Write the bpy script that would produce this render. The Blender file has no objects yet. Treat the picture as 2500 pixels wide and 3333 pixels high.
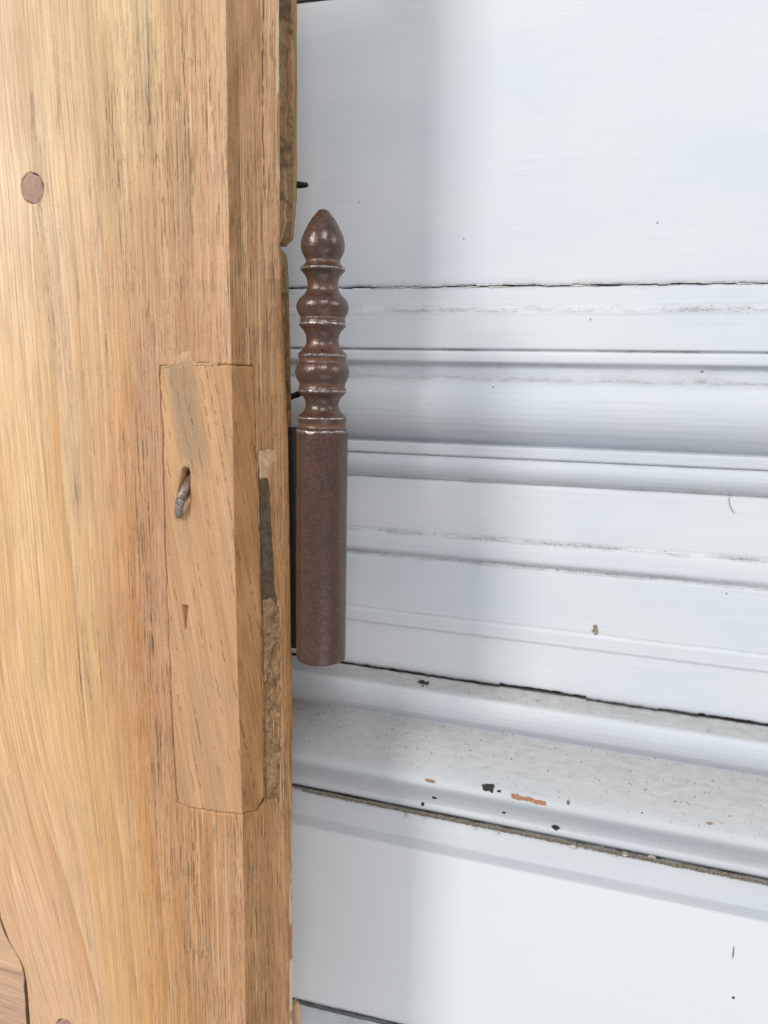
import bpy, math, random
import numpy as np
from mathutils import Matrix, Vector

scene = bpy.context.scene
COL = scene.collection
MM = 0.001                       # everything below is written in millimetres

CAM_LOC = [81.72, -227.17, 46.34]
CAM_AXES = [[0.96452, -0.064193, 0.256085], [0.263307, 0.163263, -0.950797], [0.019225, 0.984492, 0.174373]]   # rows: wall X, depth Y, up Z seen in camera axes
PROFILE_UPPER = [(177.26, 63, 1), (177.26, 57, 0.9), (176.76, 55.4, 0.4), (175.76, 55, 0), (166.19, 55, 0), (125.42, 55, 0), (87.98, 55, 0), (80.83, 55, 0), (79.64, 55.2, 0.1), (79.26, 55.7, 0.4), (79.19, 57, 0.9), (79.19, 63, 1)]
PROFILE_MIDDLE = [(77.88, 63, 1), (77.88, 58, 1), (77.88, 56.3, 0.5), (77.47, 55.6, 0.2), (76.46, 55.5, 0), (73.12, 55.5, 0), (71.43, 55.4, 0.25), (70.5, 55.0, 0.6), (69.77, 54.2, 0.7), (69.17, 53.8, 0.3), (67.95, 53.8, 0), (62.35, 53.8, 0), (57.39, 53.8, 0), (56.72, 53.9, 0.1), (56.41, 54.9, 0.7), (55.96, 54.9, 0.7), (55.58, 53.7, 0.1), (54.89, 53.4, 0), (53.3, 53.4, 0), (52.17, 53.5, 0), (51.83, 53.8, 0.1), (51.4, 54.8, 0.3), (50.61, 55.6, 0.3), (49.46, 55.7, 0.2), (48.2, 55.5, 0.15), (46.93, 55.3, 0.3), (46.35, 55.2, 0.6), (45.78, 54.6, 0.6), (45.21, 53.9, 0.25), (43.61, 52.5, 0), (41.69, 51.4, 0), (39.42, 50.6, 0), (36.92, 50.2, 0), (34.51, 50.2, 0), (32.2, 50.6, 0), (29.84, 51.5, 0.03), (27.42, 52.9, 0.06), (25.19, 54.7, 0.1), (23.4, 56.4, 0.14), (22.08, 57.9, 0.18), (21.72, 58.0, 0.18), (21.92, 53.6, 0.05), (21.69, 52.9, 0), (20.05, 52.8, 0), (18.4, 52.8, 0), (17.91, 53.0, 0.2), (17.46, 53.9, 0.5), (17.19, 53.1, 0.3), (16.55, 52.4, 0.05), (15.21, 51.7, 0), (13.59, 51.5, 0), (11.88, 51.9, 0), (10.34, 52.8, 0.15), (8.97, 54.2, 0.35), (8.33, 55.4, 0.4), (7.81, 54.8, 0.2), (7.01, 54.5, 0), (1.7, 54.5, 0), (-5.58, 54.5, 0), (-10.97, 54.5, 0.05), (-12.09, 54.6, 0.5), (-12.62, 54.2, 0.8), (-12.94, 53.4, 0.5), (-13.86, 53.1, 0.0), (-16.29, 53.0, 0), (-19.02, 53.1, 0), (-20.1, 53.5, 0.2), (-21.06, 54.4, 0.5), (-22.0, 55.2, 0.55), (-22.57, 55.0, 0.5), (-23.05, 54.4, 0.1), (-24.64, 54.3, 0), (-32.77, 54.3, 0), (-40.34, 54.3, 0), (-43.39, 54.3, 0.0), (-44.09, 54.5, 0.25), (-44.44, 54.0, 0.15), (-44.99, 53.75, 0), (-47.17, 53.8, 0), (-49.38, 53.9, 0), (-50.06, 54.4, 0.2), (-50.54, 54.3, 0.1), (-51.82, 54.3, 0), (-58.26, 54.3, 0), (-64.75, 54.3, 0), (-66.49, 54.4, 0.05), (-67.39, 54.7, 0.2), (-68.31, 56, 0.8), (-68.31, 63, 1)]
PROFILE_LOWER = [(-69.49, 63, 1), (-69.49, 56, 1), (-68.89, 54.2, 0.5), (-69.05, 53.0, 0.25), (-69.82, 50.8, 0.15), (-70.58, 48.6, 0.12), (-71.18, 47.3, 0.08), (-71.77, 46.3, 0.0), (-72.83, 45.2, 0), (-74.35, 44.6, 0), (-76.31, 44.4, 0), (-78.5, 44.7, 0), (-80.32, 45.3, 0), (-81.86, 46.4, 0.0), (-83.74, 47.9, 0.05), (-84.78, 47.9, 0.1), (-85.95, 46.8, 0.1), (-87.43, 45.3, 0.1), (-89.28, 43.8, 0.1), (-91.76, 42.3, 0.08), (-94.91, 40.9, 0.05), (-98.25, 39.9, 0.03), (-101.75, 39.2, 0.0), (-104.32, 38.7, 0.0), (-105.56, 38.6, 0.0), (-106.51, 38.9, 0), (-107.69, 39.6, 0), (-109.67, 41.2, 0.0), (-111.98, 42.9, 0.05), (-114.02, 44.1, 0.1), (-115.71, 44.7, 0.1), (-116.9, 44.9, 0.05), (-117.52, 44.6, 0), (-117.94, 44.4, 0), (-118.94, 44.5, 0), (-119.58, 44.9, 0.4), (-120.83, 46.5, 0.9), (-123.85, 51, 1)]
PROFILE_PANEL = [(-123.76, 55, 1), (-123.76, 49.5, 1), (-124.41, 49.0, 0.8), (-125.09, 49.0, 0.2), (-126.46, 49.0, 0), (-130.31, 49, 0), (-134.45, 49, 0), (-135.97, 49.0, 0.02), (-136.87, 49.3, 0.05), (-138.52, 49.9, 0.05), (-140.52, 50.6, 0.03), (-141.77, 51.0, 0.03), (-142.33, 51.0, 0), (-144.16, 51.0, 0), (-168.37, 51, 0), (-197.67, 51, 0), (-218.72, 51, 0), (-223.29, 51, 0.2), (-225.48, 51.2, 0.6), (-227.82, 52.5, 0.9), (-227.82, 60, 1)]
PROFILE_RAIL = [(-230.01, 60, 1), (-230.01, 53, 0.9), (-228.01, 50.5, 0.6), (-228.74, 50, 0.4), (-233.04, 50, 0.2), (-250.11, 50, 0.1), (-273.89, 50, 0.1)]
FINIAL = [(94.876, 0.07), (94.781, 0.626), (94.562, 1.251), (93.996, 1.877), (93.209, 2.433), (92.989, 2.641), (92.106, 3.475), (90.528, 4.413), (88.946, 5.282), (87.359, 6.012), (85.769, 6.464), (84.495, 6.603), (83.218, 6.498), (81.938, 6.081), (80.816, 5.456), (80.175, 5.178), (79.918, 5.213), (79.693, 5.108), (79.372, 5.282), (78.889, 5.664), (78.085, 6.568), (77.827, 6.846), (77.44, 6.881), (77.182, 6.672), (76.472, 5.977), (75.503, 5.213), (74.533, 4.83), (73.398, 4.622), (72.425, 4.657), (71.45, 4.865), (70.31, 5.56), (69.658, 6.255), (69.006, 6.915), (68.189, 7.471), (67.372, 7.819), (66.389, 7.923), (65.405, 7.749), (64.42, 7.332), (63.697, 6.915), (63.368, 6.776), (63.203, 6.915), (62.841, 6.846), (62.182, 6.846), (61.918, 7.054), (61.456, 7.193), (61.06, 7.159), (60.729, 6.95), (59.803, 6.081), (58.81, 5.386), (57.649, 5.039), (56.486, 4.969), (55.488, 5.143), (54.488, 5.664), (53.654, 6.394), (52.885, 7.159), (52.484, 7.506), (52.015, 7.541), (51.748, 7.332), (51.312, 7.159), (50.306, 7.089), (49.903, 7.193), (49.467, 7.576), (48.458, 8.062), (47.279, 8.271), (46.267, 8.201), (45.254, 7.888), (44.408, 7.437), (43.799, 7.054), (43.392, 6.985), (42.918, 7.054), (42.646, 6.985), (42.035, 7.263), (41.627, 7.471), (41.151, 7.471), (40.811, 7.228), (40.164, 6.603), (39.142, 5.664), (38.118, 5.178), (37.093, 5.074), (36.237, 5.213), (35.208, 5.734), (34.35, 6.568), (33.766, 7.298), (33.422, 7.68), (32.941, 7.715), (32.665, 7.541), (31.942, 7.402), (31.356, 7.228), (30.562, 7.228), (30.251, 7.367), (29.975, 7.645), (29.767, 7.923), (29.491, 8.027)]
EDGES = [(77.6, 0.2, 0.75), (61.52, 0.22, 0.9), (63.24, 0.12, 0.45), (52.15, 0.2, 0.9), (41.42, 0.2, 0.9), (33.22, 0.22, 0.85), (79.95, 0.12, 0.35)]
RUST = [(79.37, 0.5, 0.6), (72.91, 1.6, 0.35), (62.77, 0.5, 0.5), (59.8, 0.8, 0.5), (54.49, 0.8, 0.4), (50.81, 0.6, 0.95), (43.22, 0.5, 0.7), (42.37, 0.4, 0.5), (39.65, 0.8, 0.4), (31.08, 0.6, 1.0), (64.42, 0.6, 0.4)]
BARREL_Z = [29.491, -44.73]
PEG = [[-95.0, 102.91], [-102.06, -207.21]]
PATCH_LEFT = [[-51.47, 48.19], [-51.81, 41.49], [-51.08, 27.92], [-51.45, -2.11], [-51.38, -33.43], [-50.83, -66.07], [-50.42, -82.91], [-50.05, -101.29]]
PATCH_TOP = [[-51.47, 48.19], [-42.82, 48.7], [-32.25, 49.04], [-27.06, 48.93], [-18.37, 48.69]]
PATCH_BOTTOM = [[-50.05, -101.52], [-44.85, -102.7], [-35.44, -102.53], [-25.06, -101.7], [-20.62, -100.94], [-16.04, -96.47]]
STILE_LEFT = [[-125.51, -88.45], [-128.92, -163.92], [-125.37, -173.2], [-119.36, -183.97], [-118.42, -190.57], [-118.31, -198.81], [-118.33, -208.98]]
HOLE1 = [[-43.89, 11.97], [-45.91, -0.21]]
HOLE2 = [[-44.82, -31.7], [-44.66, -38.06]]
SLOT = [[-17.74, 13.68], [-17.3, -25.84]]
FILLER = [[-18.52, 21.5], [-17.26, -97.53]]
RINGS = [([[-108.51, -110.29], [-98.72, -138.28], [-92.17, -163.11], [-86.23, -189.52], [-84.15, -201.36]], 4, 0.62, 0.4, 4.0), ([[-77.39, -92.98], [-73.91, -120.07], [-71.68, -143.59], [-68.75, -193.05], [-68.26, -197.04]], 3.2, 0.5, 0.35, 2.5), ([[-60.69, -107.89], [-58.69, -123.44], [-56.62, -156.54], [-54.56, -193.31]], 3, 0.45, 0.3, 2.5), ([[-84.52, 151.04], [-82.58, 119.65], [-80.41, 89.29], [-80.21, 51.67], [-78.92, 16.74]], 2.2, 0.3, 0.55, 1.2), ([[-65.49, 155.92], [-64.14, 140.81], [-62.6, 113.23], [-62.09, 100.84]], 3.5, 0.4, 0.55, 1.2), ([[-90.48, 51.56], [-89.65, 16.24], [-88.22, -11.58], [-84.86, -48.43], [-80.45, -79.39]], 4.5, 0.5, 0.28, 3.0), ([[-95.75, 158.9], [-95.48, 135.53], [-93.83, 111.28]], 4, 0.3, 0.35, 2), ([[-56.55, 155.04], [-56.6, 119.83], [-55.86, 75.32]], 2, 0.2, 0.3, 1.5), ([[-73.55, 94.04], [-72.7, 42.0], [-72.17, 6.84]], 2, 0.3, 0.35, 1.2), ([[-46.48, -110.02], [-46.46, -135.11], [-46.77, -191.19]], 2, 0.4, 0.3, 1.5), ([[-108.95, 36.12], [-111.08, -17.16], [-112.75, -62.78]], 5, 0.3, 0.2, 4), ([[-122.2, -115.18], [-122.24, -151.18], [-117.62, -183.54], [-113.78, -209.43]], 3, 0.35, 0.3, 2), ([[-45.67, 140.11], [-44.98, 114.86], [-44.68, 75.16]], 2, 0.3, 0.3, 1.2)]
CHIPS = [[67.35, -106.4, 12.74, 1.98, 'o'], [52.67, -104.24, 4.48, 3.22, 'b'], [56.54, -104.98, 1.65, 0.99, 'b'], [61.67, -105.59, 1.18, 0.99, 'b'], [30.46, -105.15, 4.01, 1.24, 't'], [26.57, -118.74, 1.42, 1.49, 'b'], [31.19, -114.75, 1.89, 1.49, 'b'], [58.31, -116.37, 1.42, 1.24, 'b'], [77.57, -119.45, 2.83, 2.23, 'b'], [81.63, -105.19, 1.18, 1.98, 'g'], [118.02, -99.4, 0.94, 1.24, 'g'], [107.14, -104.88, 0.94, 0.74, 'b'], [129.48, -104.94, 2.36, 0.99, 't'], [87.02, -43.94, 2.12, 3.72, 't'], [21.1, -72.58, 4.01, 2.73, 'b'], [-6.07, 108.52, 0.71, 0.87, 'g'], [33.09, 94.68, 0.71, 0.74, 'b'], [97.82, 98.18, 0.83, 0.87, 'g'], [78.3, 66.83, 0.83, 0.99, 'g'], [46.1, 43.16, 0.71, 0.87, 'b'], [115.89, 49.81, 1.18, 0.62, 'g'], [144.19, -161.56, 0.94, 5.45, 'g'], [145.89, -180.27, 1.06, 0.99, 'b'], [89.48, -68.12, 0.59, 0.62, 'b'], [130.17, -26.07, 0.71, 1.24, 'g'], [30.21, -48.83, 0.59, 0.62, 'b']]
PEBBLES = [[19.4, -127.58, 1.65], [46.75, -128.31, 1.18], [55.44, -128.53, 1.18], [84.52, -128.84, 1.65], [103.38, -128.1, 2.83], [112.83, -127.5, 2.36], [94.97, -126.56, 0.94], [99.62, -129.6, 1.18], [26.97, -127.55, 1.06]]
HAIR = [[127.97, 9.23], [127.87, 7.1], [128.35, 5.0], [129.51, 2.94], [130.26, 2.24]]
NAILS = [[-15.53, 15.0, 105.71], [-10.83, 15.0, 105.52], [-15.83, 12.0, 38.51], [-11.93, 12.0, 40.21]]
CORNER = [[-15.38, 12.0, -189.89], [-10.99, 12.0, -193.85]]


# ---------------------------------------------------------------- camera
cam_data = bpy.data.cameras.new('camera')
cam_data.sensor_fit = 'HORIZONTAL'
cam_data.sensor_width = 36.0
cam_data.lens = 36.0
cam_data.clip_start = 0.005
cam_data.clip_end = 50.0
cam = bpy.data.objects.new('camera', cam_data)
COL.objects.link(cam)
m = Matrix(CAM_AXES).to_4x4()
m.translation = Vector(CAM_LOC) * MM
cam.matrix_world = m
scene.camera = cam
scene.render.resolution_x, scene.render.resolution_y = 768, 1024

# ---------------------------------------------------------------- light
world = bpy.data.worlds.new('World')
scene.world = world
world.use_nodes = True
bg = world.node_tree.nodes['Background']
bg.inputs[0].default_value = (0.95, 0.97, 1.04, 1)
bg.inputs[1].default_value = 0.45

def area_light(name, azimuth, elevation, dist, size, size_y, power, color, target=(10, 10, 0)):
    """azimuth measured from straight in front of the panelling, + to the right"""
    d = bpy.data.lights.new(name, 'AREA')
    d.shape = 'RECTANGLE'; d.size = size; d.size_y = size_y
    d.energy = power; d.color = color
    o = bpy.data.objects.new(name, d); COL.objects.link(o)
    a, e = math.radians(azimuth), math.radians(elevation)
    v = Vector((math.sin(a) * math.cos(e), -math.cos(a) * math.cos(e), math.sin(e)))
    t = Vector(target) * MM
    o.location = t + v * dist
    o.rotation_euler = (-v).to_track_quat('-Z', 'Y').to_euler()
    return o

area_light('window_light', -39, 27, 1.7, 0.40, 0.70, 17.5, (1.0, 0.985, 0.955))
area_light('ceiling_light', 24, 42, 1.5, 0.45, 0.45, 7.0, (0.97, 0.99, 1.0))
area_light('side_light', 80, 26, 1.3, 0.25, 0.40, 2.6, (0.97, 0.99, 1.0))
area_light('low_fill_light', 30, -28, 1.1, 0.8, 0.5, 1.4, (1.0, 0.99, 0.97), (60, 30, -160))  # added fill lamp from below, brightening the lower panels
scene.view_settings.view_transform = 'Standard'
scene.view_settings.look = 'None'
scene.view_settings.gamma = 1.0
scene.view_settings.use_curve_mapping = False
scene.view_settings.exposure = 0.0
scene.render.engine = 'CYCLES'

# ---------------------------------------------------------------- helpers
def lerp_table(z, table, k):
    zs = [r[0] for r in table]; vs = [r[k] for r in table]
    order = np.argsort(zs)
    return np.interp(z, np.array(zs)[order], np.array(vs)[order])

def noise1(x, seed, scale=1.0):
    r = np.random.RandomState(seed).rand(4096)
    x = np.asarray(x, float) * scale + 700.0
    i = np.floor(x).astype(int); f = x - i; f = f * f * (3 - 2 * f)
    return r[i % 4096] * (1 - f) + r[(i + 1) % 4096] * f

def fnoise1(x, seed, scale, octaves=4):
    v = 0; a = 1; t = 0
    for k in range(octaves):
        v = v + a * noise1(x, seed + k, scale * 2 ** k); t += a; a *= 0.55
    return v / t

def noise2(x, y, seed, sx, sy):
    r = np.random.RandomState(seed).rand(257, 257)
    x = np.asarray(x, float) * sx + 512.3; y = np.asarray(y, float) * sy + 512.7
    i = np.floor(x).astype(int); j = np.floor(y).astype(int)
    fx = x - i; fy = y - j; fx = fx * fx * (3 - 2 * fx); fy = fy * fy * (3 - 2 * fy)
    a = r[i % 257, j % 257]; b = r[(i + 1) % 257, j % 257]
    c = r[i % 257, (j + 1) % 257]; d = r[(i + 1) % 257, (j + 1) % 257]
    return (a * (1 - fx) + b * fx) * (1 - fy) + (c * (1 - fx) + d * fx) * fy

def fnoise2(x, y, seed, sx, sy, octaves=4):
    v = 0; a = 1; t = 0
    for k in range(octaves):
        v = v + a * noise2(x, y, seed + k, sx * 2 ** k, sy * 2 ** k); t += a; a *= 0.55
    return v / t

def sstep(x, a, b):
    t = np.clip((x - a) / (b - a), 0, 1)
    return t * t * (3 - 2 * t)

def grid_mesh(name, P, attrs=None, wrap=False, mat=None, parent=None, smooth=True, flip=False, keep=None):
    """P (rows, cols, 3) in mm -> one mesh object; attrs: name -> (rows, cols) or (rows, cols, 3)"""
    nr, nc = P.shape[:2]
    idx = np.arange(nr * nc).reshape(nr, nc)
    if wrap: idx = np.concatenate([idx, idx[:, :1]], 1)
    q = np.stack([idx[:-1, :-1], idx[:-1, 1:], idx[1:, 1:], idx[1:, :-1]], -1).reshape(-1, 4)
    if keep is not None: q = q[keep.reshape(-1)]
    if flip: q = q[:, ::-1]
    me = bpy.data.meshes.new(name)
    me.vertices.add(nr * nc)
    me.vertices.foreach_set('co', (P.reshape(-1) * MM).astype(np.float32))
    me.loops.add(q.size); me.loops.foreach_set('vertex_index', q.reshape(-1).astype(np.int32))
    me.polygons.add(len(q))
    me.polygons.foreach_set('loop_start', (np.arange(len(q)) * 4).astype(np.int32))
    me.polygons.foreach_set('loop_total', np.full(len(q), 4, np.int32))
    me.polygons.foreach_set('use_smooth', np.full(len(q), smooth, bool))
    me.update(calc_edges=True)
    for k, v in (attrs or {}).items():
        v = np.asarray(v, np.float32)
        if v.ndim == 3:
            a = me.attributes.new(k, 'FLOAT_VECTOR', 'POINT'); a.data.foreach_set('vector', v.reshape(-1))
        else:
            a = me.attributes.new(k, 'FLOAT', 'POINT'); a.data.foreach_set('value', v.reshape(-1))
    return link(name, me, mat, parent)

def link(name, me, mat, parent=None):
    o = bpy.data.objects.new(name, me); COL.objects.link(o)
    if mat: me.materials.append(mat)
    if parent: o.parent = parent
    return o

def poly_mesh(name, verts, faces, mat, parent=None, smooth=False, attrs=None):
    me = bpy.data.meshes.new(name)
    me.from_pydata([tuple(float(c) * MM for c in v) for v in verts], [], faces)
    if smooth: me.polygons.foreach_set('use_smooth', [True] * len(me.polygons))
    for k, v in (attrs or {}).items():
        v = np.asarray(v, np.float32)
        if v.ndim == 2:
            a = me.attributes.new(k, 'FLOAT_VECTOR', 'POINT'); a.data.foreach_set('vector', v.reshape(-1))
        else:
            a = me.attributes.new(k, 'FLOAT', 'POINT'); a.data.foreach_set('value', v)
    me.update()
    return link(name, me, mat, parent)

def thing(name, label, cat, loc=(0, 0, 0)):
    o = bpy.data.objects.new(name, None); COL.objects.link(o)
    o.empty_display_size = 0.02
    o['label'] = label; o['category'] = cat
    return o

def normals(P):
    a = np.gradient(P, axis=0); b = np.gradient(P, axis=1)
    n = np.cross(a, b); n /= np.linalg.norm(n, axis=2, keepdims=True) + 1e-9
    return n

# ---------------------------------------------------------------- shader helpers
class T:
    def __init__(s, name):
        s.m = bpy.data.materials.new(name); s.m.use_nodes = True
        s.n = s.m.node_tree.nodes; s.l = s.m.node_tree.links
        s.bsdf = s.n['Principled BSDF']
    def put(s, sock, v):
        if hasattr(v, 'is_output'): s.l.new(v, sock)
        else: sock.default_value = v
    def attr(s, name, vec=False):
        a = s.n.new('ShaderNodeAttribute'); a.attribute_name = name
        return a.outputs['Vector'] if vec else a.outputs['Fac']
    def obj(s):
        c = s.n.new('ShaderNodeTexCoord').outputs['Object']
        return s.vm('MULTIPLY', c, (1000, 1000, 1000))
    def vm(s, op, a, b):
        n = s.n.new('ShaderNodeVectorMath'); n.operation = op
        s.put(n.inputs[0], a); s.put(n.inputs[1], b); return n.outputs[0]
    def m_(s, op, a, b=0.0, clamp=False):
        n = s.n.new('ShaderNodeMath'); n.operation = op; n.use_clamp = clamp
        s.put(n.inputs[0], a); s.put(n.inputs[1], b); return n.outputs[0]
    def noise(s, vec, sc, off=(0, 0, 0), detail=3.0, rough=0.5, dist=0.0):
        v = s.vm('ADD', s.vm('MULTIPLY', vec, sc), off)
        n = s.n.new('ShaderNodeTexNoise'); n.inputs['Scale'].default_value = 1.0
        n.inputs['Detail'].default_value = detail; n.inputs['Roughness'].default_value = rough
        n.inputs['Distortion'].default_value = dist
        s.l.new(v, n.inputs['Vector']); return n.outputs['Fac']
    def ramp(s, f, a, b, lo=0.0, hi=1.0):
        n = s.n.new('ShaderNodeMapRange'); n.interpolation_type = 'SMOOTHSTEP'
        s.put(n.inputs[0], f); n.inputs[1].default_value = a; n.inputs[2].default_value = b
        n.inputs[3].default_value = lo; n.inputs[4].default_value = hi; return n.outputs[0]
    def mix(s, f, a, b, mode='MIX'):
        n = s.n.new('ShaderNodeMix'); n.data_type = 'RGBA'; n.blend_type = mode
        s.put(n.inputs[0], f)
        for k, v in ((6, a), (7, b)):
            if isinstance(v, tuple): v = (v + (1.0,))[:4]
            s.put(n.inputs[k], v)
        return n.outputs[2]
    def scale(s, col, f):
        return s.vm('MULTIPLY', col, s.comb(f))
    def comb(s, f):
        n = s.n.new('ShaderNodeCombineXYZ')
        for k in range(3): s.put(n.inputs[k], f)
        return n.outputs[0]
    def bump(s, h, strength, dist_mm, normal=None):
        n = s.n.new('ShaderNodeBump'); n.inputs['Strength'].default_value = strength
        n.inputs['Distance'].default_value = dist_mm * MM
        s.put(n.inputs['Height'], h)
        if normal is not None: s.l.new(normal, n.inputs['Normal'])
        return n.outputs[0]
    def done(s, col, rough, metallic=0.0, normal=None, spec=0.5):
        b = s.bsdf
        s.put(b.inputs['Base Color'], col); s.put(b.inputs['Roughness'], rough)
        s.put(b.inputs['Metallic'], metallic); b.inputs['Specular IOR Level'].default_value = spec
        if normal is not None: s.l.new(normal, b.inputs['Normal'])
        return s.m

def wood_material(name, straw, tan, pink, dark, seed=0.0, pores=0.5, c=1.0, rough=0.62, palest=0.35, tone=False):
    """attributes: grain (across mm, along mm, 0), crack, grey, zone, old, and the board's own colour bands in tone"""
    t = T(name); g = t.attr('grain', True)
    g = t.vm('ADD', g, (seed * 37.1, seed * 91.7, seed))
    zone = t.attr('zone'); crack = t.attr('crack'); grey = t.attr('grey'); brown_shade = t.attr('brown_shade')
    mid = t.noise(g, (0.24, 0.0060, 1), (11, 3, 2), detail=3.0, rough=0.55, dist=0.15)
    line = t.noise(g, (0.65, 0.0065, 1), (31, 7, 5), detail=3.0, rough=0.6)
    pale = t.noise(g, (0.8, 0.0055, 1), (97, 47, 35), detail=2.5, rough=0.6)
    fib = t.noise(g, (1.5, 0.030, 1), (3, 17, 9), detail=3.5, rough=0.75)
    blot = t.noise(g, (0.10, 0.030, 1), (5, 5, 25), detail=5.0, rough=0.62)
    dash = t.noise(g, (1.7, 0.060, 1), (51, 27, 15), detail=2.5, rough=0.65)
    tick = t.noise(g, (2.2, 0.16, 1), (15, 77, 3), detail=1.5)
    if tone:
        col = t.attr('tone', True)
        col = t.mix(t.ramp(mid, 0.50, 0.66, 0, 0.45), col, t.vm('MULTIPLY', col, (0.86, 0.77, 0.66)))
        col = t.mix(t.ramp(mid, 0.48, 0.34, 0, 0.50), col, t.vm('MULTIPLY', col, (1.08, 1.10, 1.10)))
    else:
        broad = t.noise(g, (0.085, 0.0030, 1), detail=2.0)
        a = t.m_('ADD', broad, t.m_('MULTIPLY', t.m_('SUBTRACT', zone, 0.5), 0.55))
        col = t.mix(t.ramp(a, 0.36, 0.64), straw, tan)
        col = t.scale(col, t.ramp(mid, 0.36, 0.64, 1 - 0.13 * c, 1 + 0.08 * c))
    rd = t.m_('MULTIPLY', t.attr('ring_dark'), t.ramp(fib, 0.35, 0.6, 1.0, 1.4), clamp=True)
    col = t.mix(rd, col, t.vm('MULTIPLY', col, (0.78, 0.63, 0.44)))
    col = t.mix(t.attr('ring_pale'), col, (0.800, 0.605, 0.360))
    col = t.mix(t.ramp(blot, 0.45, 0.65, 0, 0.28), col, pink)
    col = t.mix(t.m_('MULTIPLY', brown_shade, t.ramp(blot, 0.30, 0.62, 0.60, 1.0)), col, (0.290, 0.138, 0.044))  # brown tone; on the chamfer it carries painted shade
    gmask = t.m_('MULTIPLY', grey, t.ramp(fib, 0.36, 0.6, 0.45, 1.0))
    col = t.mix(t.m_('MULTIPLY', gmask, 0.75), col, (0.350, 0.240, 0.145))
    col = t.mix(t.ramp(line, 0.54, 0.66, 0, 0.30 * c), col, dark)
    col = t.mix(t.ramp(pale, 0.59, 0.67, 0, palest), col, (0.830, 0.640, 0.420))
    col = t.scale(col, t.ramp(fib, 0.36, 0.64, 1 - 0.20 * c, 1 + 0.09 * c))
    dens = t.m_('ADD', t.m_('MULTIPLY', grey, 0.9), t.m_('ADD', t.m_('MULTIPLY', zone, 0.55), 0.10))
    dens = t.m_('MULTIPLY', t.m_('MINIMUM', dens, 1.0), t.ramp(blot, 0.36, 0.56, 0.25, 1.0))
    po = t.m_('MULTIPLY', t.ramp(dash, 0.585, 0.645, 0, pores), dens)
    tk = t.m_('MULTIPLY', t.ramp(tick, 0.645, 0.70, 0, pores * 0.9), dens)
    po = t.m_('MAXIMUM', po, tk)
    col = t.mix(po, col, (0.165, 0.090, 0.042))
    ck = t.ramp(crack, 0.12, 0.9, 0, 0.92)
    col = t.mix(ck, col, (0.105, 0.058, 0.028))
    h = t.m_('ADD', t.m_('MULTIPLY', fib, 0.5), t.m_('MULTIPLY', line, -0.6))
    h = t.m_('SUBTRACT', h, t.m_('MULTIPLY', po, 1.1))
    h = t.m_('SUBTRACT', h, t.m_('MULTIPLY', crack, 1.5))
    iso = t.noise(t.obj(), (0.9, 0.9, 0.9), detail=4.0, rough=0.65)
    h = t.m_('ADD', h, t.m_('MULTIPLY', iso, 0.9))
    return t.done(col, t.ramp(blot, 0.3, 0.7, rough - 0.07, rough + 0.1), 0.0, t.bump(h, 0.8, 0.32), 0.35)

# ---------------------------------------------------------------- materials
def paint_material():
    t = T('old_white_paint'); p = t.obj(); dirt = t.attr('dirt'); dust = t.attr('dust')
    streak = t.noise(p, (0.025, 0.4, 1.6), detail=4.0, rough=0.6)
    streak2 = t.noise(p, (0.05, 1.0, 5.0), (7, 3, 1), detail=3.0, rough=0.6)
    cloud = t.noise(p, (0.018, 0.03, 0.03), (3, 9, 4), detail=4.0)
    col = t.mix(t.ramp(cloud, 0.3, 0.7), (0.665, 0.712, 0.752), (0.720, 0.740, 0.765))
    col = t.scale(col, t.ramp(streak, 0.25, 0.75, 0.97, 1.022))
    col = t.scale(col, t.ramp(streak2, 0.25, 0.75, 0.982, 1.014))
    n1 = t.noise(p, (0.22, 0.6, 0.6), (1, 2, 3), detail=5.0, rough=0.65)
    n2 = t.noise(p, (1.6, 1.6, 1.6), (9, 2, 3), detail=3.0, rough=0.7)
    film = t.m_('MULTIPLY', dust, t.ramp(n1, 0.25, 0.75, 0.75, 1.0))
    col = t.mix(film, col, (0.345, 0.335, 0.312))
    col = t.mix(t.attr('shade_tint'), col, (0.42, 0.465, 0.52))  # bluish shade of the mouldings put into the colour
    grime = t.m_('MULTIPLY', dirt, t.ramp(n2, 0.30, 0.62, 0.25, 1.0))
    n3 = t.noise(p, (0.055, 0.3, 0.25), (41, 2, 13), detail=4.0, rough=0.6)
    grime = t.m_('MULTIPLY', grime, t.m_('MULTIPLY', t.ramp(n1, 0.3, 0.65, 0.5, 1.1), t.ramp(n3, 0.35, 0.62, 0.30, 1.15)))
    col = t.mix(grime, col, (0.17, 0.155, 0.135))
    sp = t.noise(p, (0.85, 0.85, 0.85), (19, 5, 7), detail=1.0)
    spots = t.m_('MULTIPLY', t.ramp(sp, 0.69, 0.74), t.m_('ADD', t.m_('MULTIPLY', dust, 0.9), 0.04), clamp=True)
    col = t.mix(spots, col, (0.16, 0.14, 0.12))
    col = t.mix(t.m_('MULTIPLY', t.attr('field_white'), 0.85), col, (0.83, 0.855, 0.87))  # lighter white over the field of the lower panel
    hole = t.attr('bare')
    col = t.mix(t.ramp(hole, 0.3, 0.8), col, (0.045, 0.038, 0.030))
    h = t.m_('ADD', t.m_('MULTIPLY', streak2, 0.8), t.m_('MULTIPLY', streak, 0.9))
    h = t.m_('ADD', h, t.m_('MULTIPLY', t.m_('MULTIPLY', n2, dirt), 1.5))
    r = t.m_('ADD', t.ramp(streak, 0.3, 0.7, 0.56, 0.66), t.m_('MULTIPLY', t.m_('ADD', dirt, dust), 0.35))
    return t.done(col, r, 0.0, t.bump(h, 0.25, 0.12), 0.22)

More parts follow.
